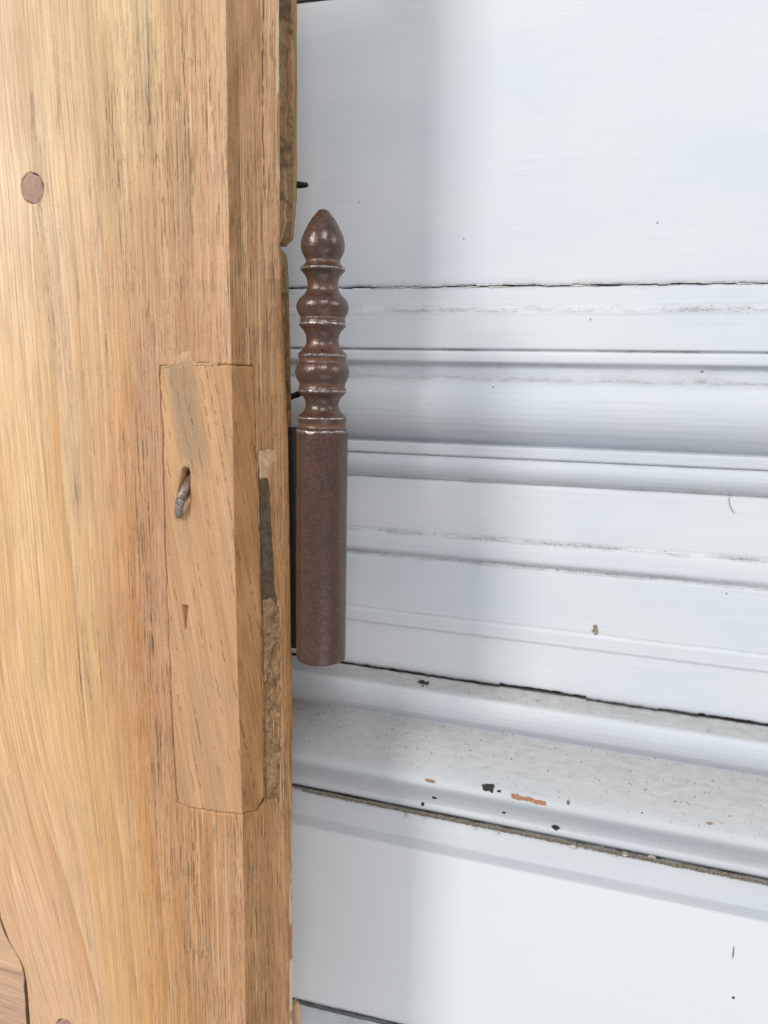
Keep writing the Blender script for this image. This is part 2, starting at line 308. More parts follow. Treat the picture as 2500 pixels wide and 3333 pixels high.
def metal_material(name, a, b, rough=0.40, bump=0.5):
    t = T(name); p = t.obj(); rust = t.attr('rust'); edge = t.attr('edge')
    n = t.noise(p, (0.16, 0.16, 0.11), detail=5.0, rough=0.6)
    f = t.noise(p, (1.1, 1.1, 1.1), (3, 4, 5), detail=4.0, rough=0.65)
    s = t.noise(p, (2.6, 2.6, 2.6), (13, 4, 5), detail=1.0)
    d = t.noise(p, (0.5, 0.5, 0.5), (23, 1, 2), detail=2.0)
    col = t.mix(t.ramp(n, 0.32, 0.68), a, b)
    col = t.scale(col, t.ramp(f, 0.3, 0.7, 0.78, 1.25))
    col = t.mix(t.m_('MULTIPLY', rust, t.ramp(d, 0.25, 0.6, 0.35, 0.95)), col, (0.17, 0.070, 0.026))
    col = t.mix(t.ramp(s, 0.73, 0.78, 0, 0.35), col, (0.40, 0.29, 0.21))
    e = t.m_('MULTIPLY', edge, t.ramp(f, 0.34, 0.60))
    col = t.mix(e, col, (0.55, 0.52, 0.50))
    met = t.m_('ADD', t.m_('MULTIPLY', e, 0.6), 0.25, clamp=True)
    r = t.m_('ADD', t.ramp(f, 0.3, 0.7, rough - 0.06, rough + 0.12), t.m_('MULTIPLY', rust, 0.2))
    h = t.m_('ADD', t.m_('MULTIPLY', d, 1.2), t.m_('MULTIPLY', f, 0.8))
    return t.done(col, r, met, t.bump(h, bump, 0.30), 0.9)

def plain_material(name, a, b, sc=1.0, rough=0.7, bump=0.3, spec=0.3):
    t = T(name); p = t.obj()
    n = t.noise(p, (sc, sc, sc), detail=5.0, rough=0.65)
    return t.done(t.mix(t.ramp(n, 0.3, 0.7), a, b), rough, 0.0, t.bump(n, bump, 0.3), spec)

M_PAINT = paint_material()
M_STILE = wood_material('stripped_pine', (0.790, 0.545, 0.285), (0.610, 0.365, 0.190), (0.640, 0.435, 0.270), (0.34, 0.185, 0.085), 0.0, 1.0, tone=True)
M_PATCH = wood_material('patch_wood', (0.610, 0.355, 0.180), (0.550, 0.295, 0.135), (0.590, 0.360, 0.215), (0.30, 0.145, 0.060), 2.0, 0.45, 0.75, 0.62, 0.0)
M_RAIL = wood_material('rail_wood', (0.680, 0.440, 0.260), (0.620, 0.385, 0.245), (0.640, 0.410, 0.280), (0.36, 0.21, 0.11), 4.0, 0.3, 0.5)
M_LIP = wood_material('rough_edge_wood', (0.330, 0.195, 0.088), (0.190, 0.115, 0.052), (0.190, 0.125, 0.056), (0.06, 0.036, 0.017), 6.0, 0.7, 1.4, 0.85)
M_PEG = plain_material('peg_end_grain', (0.350, 0.208, 0.158), (0.450, 0.282, 0.212), 0.6, 0.6, 0.35)
M_FILLER = plain_material('gritty_filler', (0.165, 0.096, 0.045), (0.360, 0.220, 0.112), 0.4, 0.9, 0.9, 0.15)
M_SAND = plain_material('sandy_filler', (0.330, 0.225, 0.130), (0.520, 0.345, 0.205), 0.6, 0.9, 0.7, 0.15)
M_HINGE = metal_material('brown_patinated_iron', (0.070, 0.035, 0.021), (0.092, 0.040, 0.024), 0.24, 0.36)
M_DARK = plain_material('blackened_iron', (0.007, 0.006, 0.005), (0.016, 0.012, 0.009), 0.6, 0.6, 0.5, 0.25)
M_PLATE = plain_material('grey_iron_plate', (0.070, 0.051, 0.030), (0.120, 0.088, 0.054), 0.5, 0.85, 0.4, 0.1)
M_NAIL = metal_material('worn_steel_nail', (0.120, 0.095, 0.075), (0.210, 0.165, 0.125), 0.30, 0.4)
M_BACK = plain_material('dark_bare_wood', (0.030, 0.024, 0.018), (0.050, 0.040, 0.030), 0.4, 0.9)
M_GRIT = plain_material('grey_grit', (0.250, 0.215, 0.165), (0.420, 0.370, 0.300), 1.5, 0.95, 0.8, 0.1)
M_FLAKE = plain_material('pale_flake', (0.62, 0.58, 0.52), (0.78, 0.74, 0.68), 1.0, 0.8)
CHIP = {'o': plain_material('bare_orange_wood', (0.36, 0.17, 0.085), (0.48, 0.26, 0.14), 0.8, 0.8),
        'b': plain_material('black_chip', (0.028, 0.026, 0.026), (0.060, 0.052, 0.048), 1.2, 0.8),
        't': plain_material('tan_chip', (0.26, 0.19, 0.12), (0.36, 0.28, 0.20), 1.0, 0.8),
        'g': plain_material('grey_chip', (0.15, 0.14, 0.13), (0.26, 0.24, 0.22), 1.0, 0.8)}

# ---------------------------------------------------------------- the white panelling
wall = thing('painted_panelling', 'white painted panelling with horizontal mouldings and cracked joints behind the hinge', 'panelling')
XS = np.unique(np.concatenate([np.linspace(-300, -40, 60), np.linspace(-40, 175, 620), np.linspace(175, 320, 40)]))
TILT = [(-300, 0), (-230, 0), (-149, -0.026), (-125, -0.035), (-70, -0.030), (0, 0), (200, 0)]
def tilt(z): return lerp_table(z, TILT, 1)

def densify(prof, step=0.6):
    z, y, d = [], [], []
    for a, b in zip(prof[:-1], prof[1:]):
        n = max(1, int(math.ceil(math.hypot(b[0] - a[0], b[1] - a[1]) / step)))
        n = min(n, 20)
        for k in range(n):
            f = k / n
            z.append(a[0] + (b[0] - a[0]) * f); y.append(a[1] + (b[1] - a[1]) * f); d.append(a[2] + (b[2] - a[2]) * f)
    z.append(prof[-1][0]); y.append(prof[-1][1]); d.append(prof[-1][2])
    return np.array(z), np.array(y), np.array(d)

def steps(x, seed, period, amp):
    """ragged break line: a slow wander with abrupt little jumps"""
    r = np.random.RandomState(seed)
    edges = np.cumsum(r.uniform(0.35, 1.7, 400) * period) - 330
    vals = r.uniform(-1, 1, 401)
    return amp * vals[np.searchsorted(edges, x)] + 0.35 * amp * (fnoise1(x, seed + 5, 1.2, 3) - 0.5)

def board(name, prof, top=None, bottom=None, reach=2.0, dusty=None, shade_of=None):
    z, y, d = densify(prof)
    X, Z = np.meshgrid(XS, z); Y = np.repeat(y[:, None], len(XS), 1); D = np.repeat(d[:, None], len(XS), 1)
    z0, z1 = z.max(), z.min()
    bare = np.zeros_like(D)
    if top is not None:
        w = np.clip(1 - (z0 - z) / reach, 0, 1)[:, None]
        Z = Z + top(XS)[None, :] * w
    if bottom is not None:
        w = np.clip(1 - (z - z1) / reach, 0, 1)[:, None]
        Z = Z + bottom(XS)[None, :] * w
    bare = np.where(Y > 59.5, 1.0, 0.0)
    # hand-planed unevenness
    Y = Y + 0.22 * (fnoise2(X, Z, 91, 0.03, 0.05, 3) - 0.5)
    Z = Z + tilt(Z) * (X + 10)
    dust = np.zeros_like(D)
    if dusty is not None: dust = np.repeat(np.array([dusty(a, b) for a, b in zip(z, y)])[:, None], len(XS), 1)
    shade_tint = np.zeros_like(D)
    if shade_of is not None: shade_tint = np.repeat(np.array([shade_of(a, b) for a, b in zip(z, y)])[:, None], len(XS), 1)
    P = np.stack([X, Y, Z], -1)
    return grid_mesh(name, P, {'shade_tint': shade_tint, 'dirt': D, 'bare': bare, 'dust': dust, 'field_white': np.repeat((sstep(-z, 141.5, 143) * (z > -226))[:, None], len(XS), 1)}, mat=M_PAINT, parent=wall, flip=True)

gap_a = lambda x: np.clip(fnoise1(x, 21, 0.12, 4) * 2.2 - 1.05, 0.05, 0.50)
jag_a = lambda x: steps(x, 31, 9.0, 0.22) + 0.3 * (fnoise1(x, 33, 0.15, 3) - 0.5)
CRACK_A = 78.6
za = PROFILE_UPPER[-2][0]; zb = PROFILE_MIDDLE[1][0]
upper_board = board('upper_board', PROFILE_UPPER, None, lambda x: (CRACK_A - za) + jag_a(x) + gap_a(x) / 2)
zc0 = PROFILE_MIDDLE[-1][0]; zd0 = PROFILE_LOWER[1][0]; zc = (zc0 + zd0) / 2
gap_b = lambda x: 0.15 + 1.1 * fnoise1(x, 41, 0.25, 3)
jag_b = lambda x: steps(x, 44, 21.0, 0.60) + 0.7 * (fnoise1(x, 47, 0.45, 4) - 0.5)
def shade_mid(z, y):  # moulding shade painted into the colour, deepest under the bulges
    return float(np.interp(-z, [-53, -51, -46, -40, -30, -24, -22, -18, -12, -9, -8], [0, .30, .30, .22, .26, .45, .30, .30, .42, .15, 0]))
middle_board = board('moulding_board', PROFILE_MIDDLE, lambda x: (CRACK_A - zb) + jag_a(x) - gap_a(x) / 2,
                     lambda x: (zc - zc0) + jag_b(x) + gap_b(x) / 2, 2.0, None, shade_mid)
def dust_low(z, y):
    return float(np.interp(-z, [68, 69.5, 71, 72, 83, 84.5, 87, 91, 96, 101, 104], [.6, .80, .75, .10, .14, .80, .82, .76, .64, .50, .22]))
panel_moulding = board('panel_moulding', PROFILE_LOWER, lambda x: (zc - zd0) + 0.5 * jag_b(x) - gap_b(x) / 2, None, 0.8, dust_low, lambda z, y: float(np.interp(-z, [71, 73, 80, 83.5, 85, 104, 106, 120], [0, .22, .30, .5, 0, 0, .12, .12])))  # last table paints shade on bead, quirk and cove
lower_panel = board('lower_panel', PROFILE_PANEL)
bottom_rail = board('bottom_rail', PROFILE_RAIL, lambda x: steps(x, 61, 8, 0.3), None)
zt = PROFILE_UPPER[0][0]
top_board = board('top_board', [(zt + 60, 53, 0), (zt + 30, 53, 0), (zt + 3, 53, .1), (zt + 1.6, 53.3, .5), (zt + 1.2, 54.5, .8), (zt + 1.2, 63, 1)])
bx0, bx1 = -300, 320
poly_mesh('backing_board', [(bx0, 62.5, -290), (bx1, 62.5, -290), (bx1, 62.5, 250), (bx0, 62.5, 250),
                            (bx0, 74, -290), (bx1, 74, -290), (bx1, 74, 250), (bx0, 74, 250)],
          [(0, 1, 2, 3), (5, 4, 7, 6), (4, 0, 3, 7), (1, 5, 6, 2), (3, 2, 6, 7), (4, 5, 1, 0)], M_BACK, wall)

SURF = {}
for o, pr in ((upper_board, PROFILE_UPPER), (middle_board, PROFILE_MIDDLE), (panel_moulding, PROFILE_LOWER), (lower_panel, PROFILE_PANEL)):
    pts = sorted([(z, y) for z, y, d in pr if y < 57])
    SURF[o.name] = (o, np.array([p[0] for p in pts]), np.array([p[1] for p in pts]))
def wall_y(x, z):
    z = z - tilt(z) * (x + 10)
    best = None
    for o, zs, ys in SURF.values():
        if zs[0] - 0.6 <= z <= zs[-1] + 0.6: best = (o, float(np.interp(z, zs, ys)))
    return best or (lower_panel, 51.0)

# curled slivers of paint along the upper crack
rf = random.Random(15)
M_CURL = plain_material('aged_paint_edge', (0.600, 0.575, 0.530), (0.740, 0.730, 0.700), 0.9, 0.7)
for k in range(46):
    x0 = rf.uniform(-15, 165) if k > 8 else rf.uniform(20, 80)
    L = rf.uniform(2.0, 9.0); n = 9; up = rf.choice([1, 1, -1]); hgt_ = rf.uniform(0.25, 0.75)
    top_, bot_ = [], []
    for q in range(n):
        xq = x0 + L * q / (n - 1); base = CRACK_A + float(jag_a(xq)) + up * float(gap_a(xq)) / 2
        bot_.append((xq, 54.95 if up > 0 else 55.35, base + up * 0.02))
        top_.append((xq + rf.uniform(-.2, .2), (55.0 if up > 0 else 55.4) - 0.03 - 0.18 * rf.random(), base + up * hgt_ * rf.uniform(.35, 1.0) * math.sin(math.pi * (q + .5) / n) ** .5))
    back_ = [(a, y + 0.5, c) for a, y, c in top_]
    V = bot_ + top_ + back_
    F = [(q, q + 1, n + q + 1, n + q) for q in range(n - 1)] + [(n + q, n + q + 1, 2 * n + q + 1, 2 * n + q) for q in range(n - 1)]
    if up < 0: F = [f[::-1] for f in F]
    poly_mesh('paint_flake', V, F, M_CURL, upper_board if up > 0 else middle_board)

CHIPS = [c for c in CHIPS if not (c[4] == 'b' and -74 < c[1] < -66)]
rng = random.Random(5)
for x, z, w, h, kind in [c if c[2] > 1.0 else (c[0], c[1], c[2] * .6, c[3] * (.6 if c[3] < 2 else 1), c[4]) for c in CHIPS]:                       # flaked spots and flecks on the paint
    n = 44 if w > 8 else 22 if w > 3 else 11
    ring = []
    for k in range(n):
        a = 2 * math.pi * k / n
        rr = rng.uniform(.55, 1.15) if w > 8 else (0.55 + 0.9 * float(fnoise1(k * (12.0 / n), int(x * 7) % 900 + 3, 0.9, 2))) if w > 1.5 else rng.uniform(0.85, 1.1)
        px = math.cos(a); pz = math.sin(a)
        sq = max(abs(px), abs(pz)) if w > 8 else 1.0      # long flakes are blunt-ended
        ring.append((x + 0.5 * w * px / sq * (rr if w <= 8 else rng.uniform(.93, 1.03)), z + 0.5 * h * pz / sq * rr - 0.06 * (x - x) + (0.08 * (-0.5 * w * px / sq) if w > 3 else 0)))
    own, yc = wall_y(x, z)
    vs = [(x, yc - 0.10, z)]
    vs += [(a, wall_y(a, b)[1] - 0.12, b) for a, b in ring]
    vs += [(a, wall_y(a, b)[1] + 0.25, b) for a, b in ring]
    fs = [(0, 1 + (k + 1) % n, 1 + k) for k in range(n)] + [(1 + k, 1 + (k + 1) % n, 1 + n + (k + 1) % n, 1 + n + k) for k in range(n)]
    poly_mesh('paint_chip', vs, fs, CHIP[kind], own)

def blob_set(items, seed):
    """irregular little stones joined into one mesh: (x, y, z, r)"""
    r = random.Random(seed)
    V, F = [], []
    ico = [(0, 0, 1), (.894, 0, .447), (.276, .851, .447), (-.724, .526, .447), (-.724, -.526, .447), (.276, -.851, .447),
           (.724, .526, -.447), (-.276, .851, -.447), (-.894, 0, -.447), (-.276, -.851, -.447), (.724, -.526, -.447), (0, 0, -1)]
    tri = [(0, 1, 2), (0, 2, 3), (0, 3, 4), (0, 4, 5), (0, 5, 1), (1, 6, 2), (2, 7, 3), (3, 8, 4), (4, 9, 5), (5, 10, 1),
           (6, 7, 2), (7, 8, 3), (8, 9, 4), (9, 10, 5), (10, 6, 1), (11, 7, 6), (11, 8, 7), (11, 9, 8), (11, 10, 9), (11, 6, 10)]
    for x, y, z, s in items:
        b = len(V); sx, sy, sz = r.uniform(.7, 1.5), r.uniform(.6, 1.1), r.uniform(.6, 1.1)
        for v in ico:
            k = r.uniform(.75, 1.2)
            V.append((x + v[0] * s * sx * k, y + v[1] * s * sy * k, z + v[2] * s * sz * k))
        F += [tuple(b + q for q in f) for f in tri]
    return V, F
spread_ = lambda a, c, f: a + (c - a) * f
items = []
for k in range(6500):                                 # gritty dirt packed in the groove above the lower panel
    x = rng.uniform(-25, 175)
    u = rng.random() ** 0.8 + 0.10 * (noise1(x, 78, 0.3) - 0.5)
    if rng.random() > 0.55 + 0.6 * noise1(x, 77, 0.12): continue
    zg = spread_(-121.9, -125.0, u); yg = spread_(46.2, 48.85, u)
    s = abs(rng.gauss(0, 0.13)) + 0.12
    items.append((x, yg + rng.uniform(-.2, .3), zg + tilt(zg) * (x + 10), s))
V, F = blob_set(items, 3)
g = poly_mesh('groove_dirt', V, F, M_GRIT, lower_panel); g['kind'] = 'stuff'
items = []
for k in range(520):                                  # dust crumbs caught on the small ledges
    x = rng.uniform(-20, 170)
    z0, y0, sp = rng.choice([(70.3, 54.8, .35), (70.3, 54.8, .35), (46.2, 55.6, .3), (-12.6, 54.0, .3), (-21.6, 54.8, .5), (-88, 43.8, 3.5), (-91, 42.4, 5.0)])
    z = z0 + rng.gauss(0, sp); o_, y_ = wall_y(x, z + tilt(z) * (x + 10))
    items.append((x, y_ - 0.02, z + tilt(z) * (x + 10), abs(rng.gauss(0, .09)) + .06))
V, F = blob_set(items, 4)
g = poly_mesh('ledge_dust', V, F, M_GRIT, middle_board); g['kind'] = 'stuff'
V, F = blob_set([(23.8, 50.2, -70.6, 1.25), (25.2, 49.8, -70.8, .95), (22.6, 50.2, -70.7, .8), (24.4, 48.6, -71.7, .5), (26.2, 50.4, -70.6, .6)], 12)
o = poly_mesh('dirt_lump', V, F, CHIP['b'], panel_moulding)
V, F = blob_set([(x, 47.9, z + 0.9, s * 0.55) for x, z, s in PEBBLES], 8)
g = poly_mesh('pale_crumbs', V, F, M_FLAKE); g['kind'] = 'stuff'
g['label'] = 'pale crumbs of paint lying in the gritty groove above the lower panel'; g['category'] = 'crumbs'

def tube(name, pts, radii, mat, parent=None, seg=10, rough=0.0, seed=1, attrs=None, cap=True):
    pts = [Vector(p) for p in pts]; r = random.Random(seed); V, F = [], []
    up = Vector((0.3, 0.2, 1)).normalized()
    for i, p in enumerate(pts):
        d = (pts[min(i + 1, len(pts) - 1)] - pts[max(i - 1, 0)]).normalized()
        a = d.cross(up)
        if a.length < 0.05: a = d.cross(Vector((1, 0, 0)))
        a.normalize(); b = d.cross(a)
        for k in range(seg):
            t = 2 * math.pi * k / seg; rr = radii[i] * (1 + r.uniform(-rough, rough))
            V.append(p + (a * math.cos(t) + b * math.sin(t)) * rr)
    for i in range(len(pts) - 1):
        for k in range(seg):
            F.append((i * seg + k, i * seg + (k + 1) % seg, (i + 1) * seg + (k + 1) % seg, (i + 1) * seg + k))
    if cap:
        F.append(tuple(range(seg))[::-1]); F.append(tuple((len(pts) - 1) * seg + k for k in range(seg)))
    return poly_mesh(name, V, F, mat, parent, True, attrs)

M_HAIR = plain_material('dark_hair', (0.06, 0.05, 0.045), (0.09, 0.08, 0.07))
h = tube('hair', [(x, 54.05, z) for x, z in HAIR], [.07, .08, .08, .08, .05], M_HAIR, seg=6)
h['label'] = 'short curved dark hair stuck to the white middle board at the right'; h['category'] = 'hair'

# ---------------------------------------------------------------- the wooden door
door = thing('wooden_door', 'stripped pine door edge with pegged stile, patch repair and chamfered corner', 'door')
# z, ridge x, band end x, band end y, edge x, edge y
SECTION = [(260, -26.7, -25.4, -4.9, -14.2, 0), (112, -26.9, -25.0, -4.9, -14.2, 0), (86, -27.0, -24.0, -4.8, -14.2, 0), (66, -26.9, -22.5, -4.6, -13.4, 0),
           (48, -26.8, -21.2, -4.3, -12.6, 0), (29, -26.8, -20.7, -4.3, -11.7, 0), (0, -26.8, -20.1, -4.3, -11.2, 0),
           (-53, -26.3, -19.4, -4.3, -10.6, 0), (-98, -25.4, -18.9, -4.4, -10.6, 0), (-104, -25.2, -23.2, -6.9, -10.6, -0.4),
           (-300, -24.8, -22.8, -6.9, -10.2, -0.4)]
LEFT = [(260, -129), (-130, -129), (-163.9, -128.6), (-173.2, -125.4), (-181.0, -120.6), (-184.5, -119.2), (-190.6, -118.4), (-198.8, -118.3), (-300, -118.3)]
sec = lambda z, k: lerp_table(z, SECTION, k)
def stile_left(z): return lerp_table(z, LEFT, 1)
def spread(a, b, f): return a + (b - a) * f

def surface(z, f_front=None, f_band=None, f_face=None):
    """rows z -> section points; each f_* is an array of fractions along that piece"""
    out = []
    R, bx, by, ex, ey = (sec(z, k)[:, None] for k in range(1, 6))
    if f_front is not None:
        xl = f_front[1](z)[:, None] if callable(f_front[1]) else f_front[1]
        X = spread(xl, R, f_front[0][None, :]); out.append(np.stack([X, np.full_like(X, -8.0), np.repeat(z[:, None], X.shape[1], 1)], -1))
    if f_band is not None:
        X = spread(R, bx, f_band[None, :]); Y = spread(-8.0 + 0 * by, by, f_band[None, :])
        out.append(np.stack([X, Y, np.repeat(z[:, None], X.shape[1], 1)], -1))
    if f_face is not None:
        X = spread(bx, ex, f_face[None, :]); Y = spread(by, ey, f_face[None, :])
        out.append(np.stack([X, Y, np.repeat(z[:, None], X.shape[1], 1)], -1))
    return out

def grain_of(x, z):
    """across-grain coordinate: the figure leans to the left side and fans out at the foot"""
    lean = 0.030 * sstep(-x, 45, 95) + 0.006
    g = x + lean * (z - 20)
    foot = np.clip(-(z + 60), 0, None); foot = foot ** 2 / (foot + 55)
    w = sstep(-x, 66, 108)
    g = g - 0.26 * foot * w
    g = g + 1.6 * (noise2(x, z, 7, 0.03, 0.008) - 0.5) + 1.3 * np.exp(-((x + 95) / 8) ** 2 - ((z - 103) / 18) ** 2) * np.sign(x + 95)
    return g

ptop = lambda x: np.interp(x, [p[0] for p in PATCH_TOP], [p[1] for p in PATCH_TOP]) + 1.0 * (fnoise1(x, 3, 0.3, 4) - 0.5)
pbot = lambda x: np.interp(x, [p[0] for p in PATCH_BOTTOM], [p[1] for p in PATCH_BOTTOM]) + 0.9 * (fnoise1(x, 8, 0.3, 4) - 0.5)
_pl = sorted([(p[1], p[0]) for p in PATCH_LEFT])
pleft = lambda z: np.interp(z, [p[0] for p in _pl], [p[1] for p in _pl]) + 1.3 * (fnoise1(z, 12, 0.10, 5) - 0.5)

# --- stile
TONE_GAIN = 0.96
z = np.linspace(-240, 215, 900)
nf, nb, nface = 400, 22, 48
ff = np.linspace(0, 1, nf); fb = np.linspace(0, 1, nb + 1)[1:]; fc = np.linspace(0, 1, nface + 1)[1:]
blocks = surface(z, (ff, stile_left), fb, fc)
P = np.concatenate(blocks, 1)
region = np.concatenate([np.zeros(nf), np.ones(nb), np.full(nface, 2.0)])[None, :].repeat(len(z), 0)
facefrac = np.concatenate([np.zeros(nf + nb), fc])[None, :].repeat(len(z), 0)
for k in range(2):                                    # ease the arrises
    Q = P.copy()
    for c in (nf - 2, nf - 1, nf, nf + nb - 3, nf + nb - 2, nf + nb - 1, nf + nb, nf + nb + 1):
        Q[:, c] = 0.25 * P[:, c - 1] + 0.5 * P[:, c] + 0.25 * P[:, c + 1]
    P = Q
Nn = normals(P)
if Nn[10, 10, 1] > 0: Nn = -Nn
X, Z = P[..., 0], P[..., 2]
G = grain_of(X, Z)
crack = np.zeros_like(X); depth = np.zeros_like(X); grey = np.zeros_like(X)
dz = z[1] - z[0]
def stroke(x0, z_hi, length, width, strength, deep, seed, wig=0.35):
    """one split or open pore line that follows the figure of the wood"""
    i1 = int(np.clip((z_hi - z[0]) / dz, 1, len(z) - 1)); i0 = int(np.clip((z_hi - length - z[0]) / dz, 0, len(z) - 2))
    if i1 - i0 < 3: return
    row = i1
    g0 = np.interp(x0, X[row], G[row])
    zz = z[i0:i1]
    t = (zz - zz[0]) / max(zz[-1] - zz[0], 1e-6)
    taper = (np.sin(np.pi * t) ** 0.45) * (0.45 + 0.55 * sstep(fnoise1(zz, seed, 0.35, 3), 0.30, 0.55))
    wob = wig * (fnoise1(zz, seed + 1, 0.10, 3) - 0.5)
    m_ = np.exp(-((G[i0:i1] - g0 - wob[:, None]) / width) ** 2) * taper[:, None]
    crack[i0:i1] = np.maximum(crack[i0:i1], strength * m_)
    depth[i0:i1] = np.maximum(depth[i0:i1], deep * m_)
def greyish(x0, z_hi, length, width, strength, seed):
    i1 = int(np.clip((z_hi - z[0]) / dz, 1, len(z) - 1)); i0 = int(np.clip((z_hi - length - z[0]) / dz, 0, len(z) - 2))
    if i1 - i0 < 3: return
    g0 = np.interp(x0, X[i1], G[i1]); zz = z[i0:i1]; t = (zz - zz[0]) / (zz[-1] - zz[0])
    m_ = np.exp(-((G[i0:i1] - g0) / width) ** 2) * (np.sin(np.pi * t) ** 0.6)[:, None] * sstep(fnoise2(X[i0:i1], Z[i0:i1], seed, 0.6, 0.06, 3), 0.35, 0.6)
    grey[i0:i1] = np.maximum(grey[i0:i1], strength * m_)
r = random.Random(11)
def bundle(n, x0, x1, za, zb_, l0, l1, w0, w1, s0, s1, dp=0.25):
    for k in range(n):
        stroke(r.uniform(x0, x1), r.uniform(za, zb_), r.uniform(l0, l1), r.uniform(w0, w1), r.uniform(s0, s1), dp * r.uniform(.4, 1), r.randrange(9999))
bundle(40, -66, -57, 45, -45, 12, 50, .11, .22, .35, .85, .30)   # the bundle of open lines left of the patch
bundle(10, -60, -55, -30, -80, 12, 45, .16, .30, .4, .8)
bundle(26, -46, -36, 160, 105, 6, 28, .11, .22, .35, .85)            # splits near the top
bundle(5, -34.5, -32, 146, 124, 5, 16, .18, .34, .5, .9)
bundle(9, -88, -78, -2, -50, 10, 40, .16, .28, .35, .7)
bundle(60, -52, -28, 118, 52, 3, 20, .10, .18, .25, .65)
bundle(45, -50, -26, -106, -185, 8, 50, .11, .22, .30, .75)
bundle(14, -70, -50, -90, -190, 12, 50, .15, .28, .25, .6)
bundle(150, -125, -28, 165, -190, 3, 22, .10, .18, .20, .55, .15)
bundle(40, -90, -52, 165, 20, 4, 24, .11, .20, .25, .65)
bundle(26, -24, -12, 170, -200, 8, 45, .12, .24, .25, .7)            # along the chamfer
stroke(-41.2, 165, 74, .20, .9, .4, 501, 1.0)
stroke(-39.6, 128, 44, .24, .75, .3, 502, .8)
stroke(-18.4, 190, 100, .22, .85, .5, 503, 1.2)
stroke(-44.5, -104, 40, .28, .85, .4, 504, .6)
stroke(-33.5, 146, 12, .30, .75, .3, 505, .2)
for a in ((-52, 158, 52, 1.3, .8, 76), (-65, 118, 50, 1.6, .7, 77), (-51, 116, 30, 1.0, .8, 78), (-41, 126, 46, 1.2, .7, 79), (-93, 138, 34, 1.4, .8, 80), (-58, 46, 120, 1.0, .5, 81), (-84, -30, 60, 1.2, .5, 82), (-97, -100, 70, 1.6, .5, 83), (-90, -150, 60, 1.6, .45, 84), (-67, 152, 48, 1.6, .75, 61), (-84, 156, 60, 2.2, .55, 62), (-92, 128, 40, 2.2, .6, 63), (-93, 96, 60, 2.4, .45, 64),
          (-55, 118, 46, 2.0, .5, 65), (-72, 95, 70, 2.0, .35, 66), (-86, 45, 60, 1.6, .5, 67), (-40, 120, 44, 2.5, .55, 68),
          (-47, -118, 60, 1.2, .6, 69), (-40, -130, 60, 1.4, .5, 70), (-80, -140, 60, 1.5, .3, 71), (-45, 70, 20, 2.5, .5, 72),
          (-21, -100, 90, 2.5, .25, 73), (-17, 120, 60, 2.0, .35, 74), (-42, 156, 30, 1.5, .5, 75)): greyish(*a)
inside = sstep(X, pleft(Z) - 0.15, pleft(Z) + 0.15) * sstep(ptop(X), Z - 0.15, Z + 0.15) * sstep(Z, pbot(X) - 0.15, pbot(X) + 0.15) * (region < 2)
slot_r = lambda q: np.interp(q, [-99, -92, -60, -30, -24, 8, 14, 22], [.40, .58, .66, .62, .50, .42, .30, .62]) + 0.10 * (fnoise1(q, 131, 0.16, 3) - 0.5)
slot_l = lambda q: 0.05 + 0.10 * (fnoise1(q, 133, 0.30, 4) - 0.4)
slotm = sstep(facefrac, slot_l(Z) - 0.03, slot_l(Z) + 0.04) * (1 - sstep(facefrac, slot_r(Z) - 0.03, slot_r(Z) + 0.04)) * sstep(Z, -98.5, -97) * (1 - sstep(Z, 20.0, 23.5)) * (region == 2)
depth = depth + 1.7 * inside + 0.95 * slotm
depth += 0.35 * (fnoise2(X, Z, 17, 0.035, 0.010, 3) - 0.5) + 0.10 * (fnoise2(X, Z, 19, 0.5, 0.05, 3) - 0.5)
depth += 8.0 * np.exp(-((X - HOLE1[0][0] - 0.3) / 2.6) ** 4 - ((Z - HOLE1[0][1] + 2) / 9) ** 4)
# bruised ridge
rid = np.exp(-((X - sec(Z, 1)) / 0.7) ** 2)
depth += rid * 0.30 * sstep(fnoise1(Z, 23, 0.22, 4), 0.45, 0.75)
# scooped edges round the pegs
for px, pz in PEG:
    rr = np.hypot(X - px, (Z - pz) / 1.08); depth += 2.5 * (1 - sstep(rr, 4.05, 4.35)); crack = np.maximum(crack, 0.15 * np.exp(-((rr - 4.3) / 0.35) ** 2) * sstep(fnoise2(X, Z, 29, .4, .4), .4, .6))
P = P - Nn * depth[..., None]
# left edge turns back into the panel groove, right edge is undercut
L0 = P[:, :1].copy(); L1 = L0.copy(); L0[..., 1] += 6.0; L0[..., 0] -= 0.25; L1[..., 1] += 0.7; L1[..., 0] -= 0.12
E0 = P[:, -1:].copy(); E1 = E0.copy(); E2 = E0.copy(); E3 = E0.copy(); jag = 0.25 * (fnoise1(z, 37, 0.6, 3) - 0.5)[:, None]
E1[..., 0] += 0.10 + jag; E1[..., 1] += 0.5; E2[..., 0] -= 0.5 + jag; E2[..., 1] += 1.6; E3[..., 0] -= 9; E3[..., 1] = 14
P = np.concatenate([L0, L1, P, E1, E2, E3], 1)
ext = lambda A, a, b: np.concatenate([np.repeat(A[:, :1], a, 1), A, np.repeat(A[:, -1:], b, 1)], 1)
crack = ext(crack, 2, 3); grey = ext(grey, 2, 3); X2, Z2 = P[..., 0], P[..., 2]
grey[:, -1] = 0.6
GG = np.stack([ext(G, 2, 3) + P[..., 1] * 0.9, Z2, np.zeros_like(Z2)], -1)
zone = sstep(X2, -88, -44) * (0.75 - 0.35 * sstep(-Z2, 95, 170)) + 0.55 * ext(region > 0, 2, 3) * (1 - 0.2 * sstep(-Z2, 95, 170))
zone += 0.25 * sstep(-Z2, -60, 60) * sstep(X2, -75, -50)
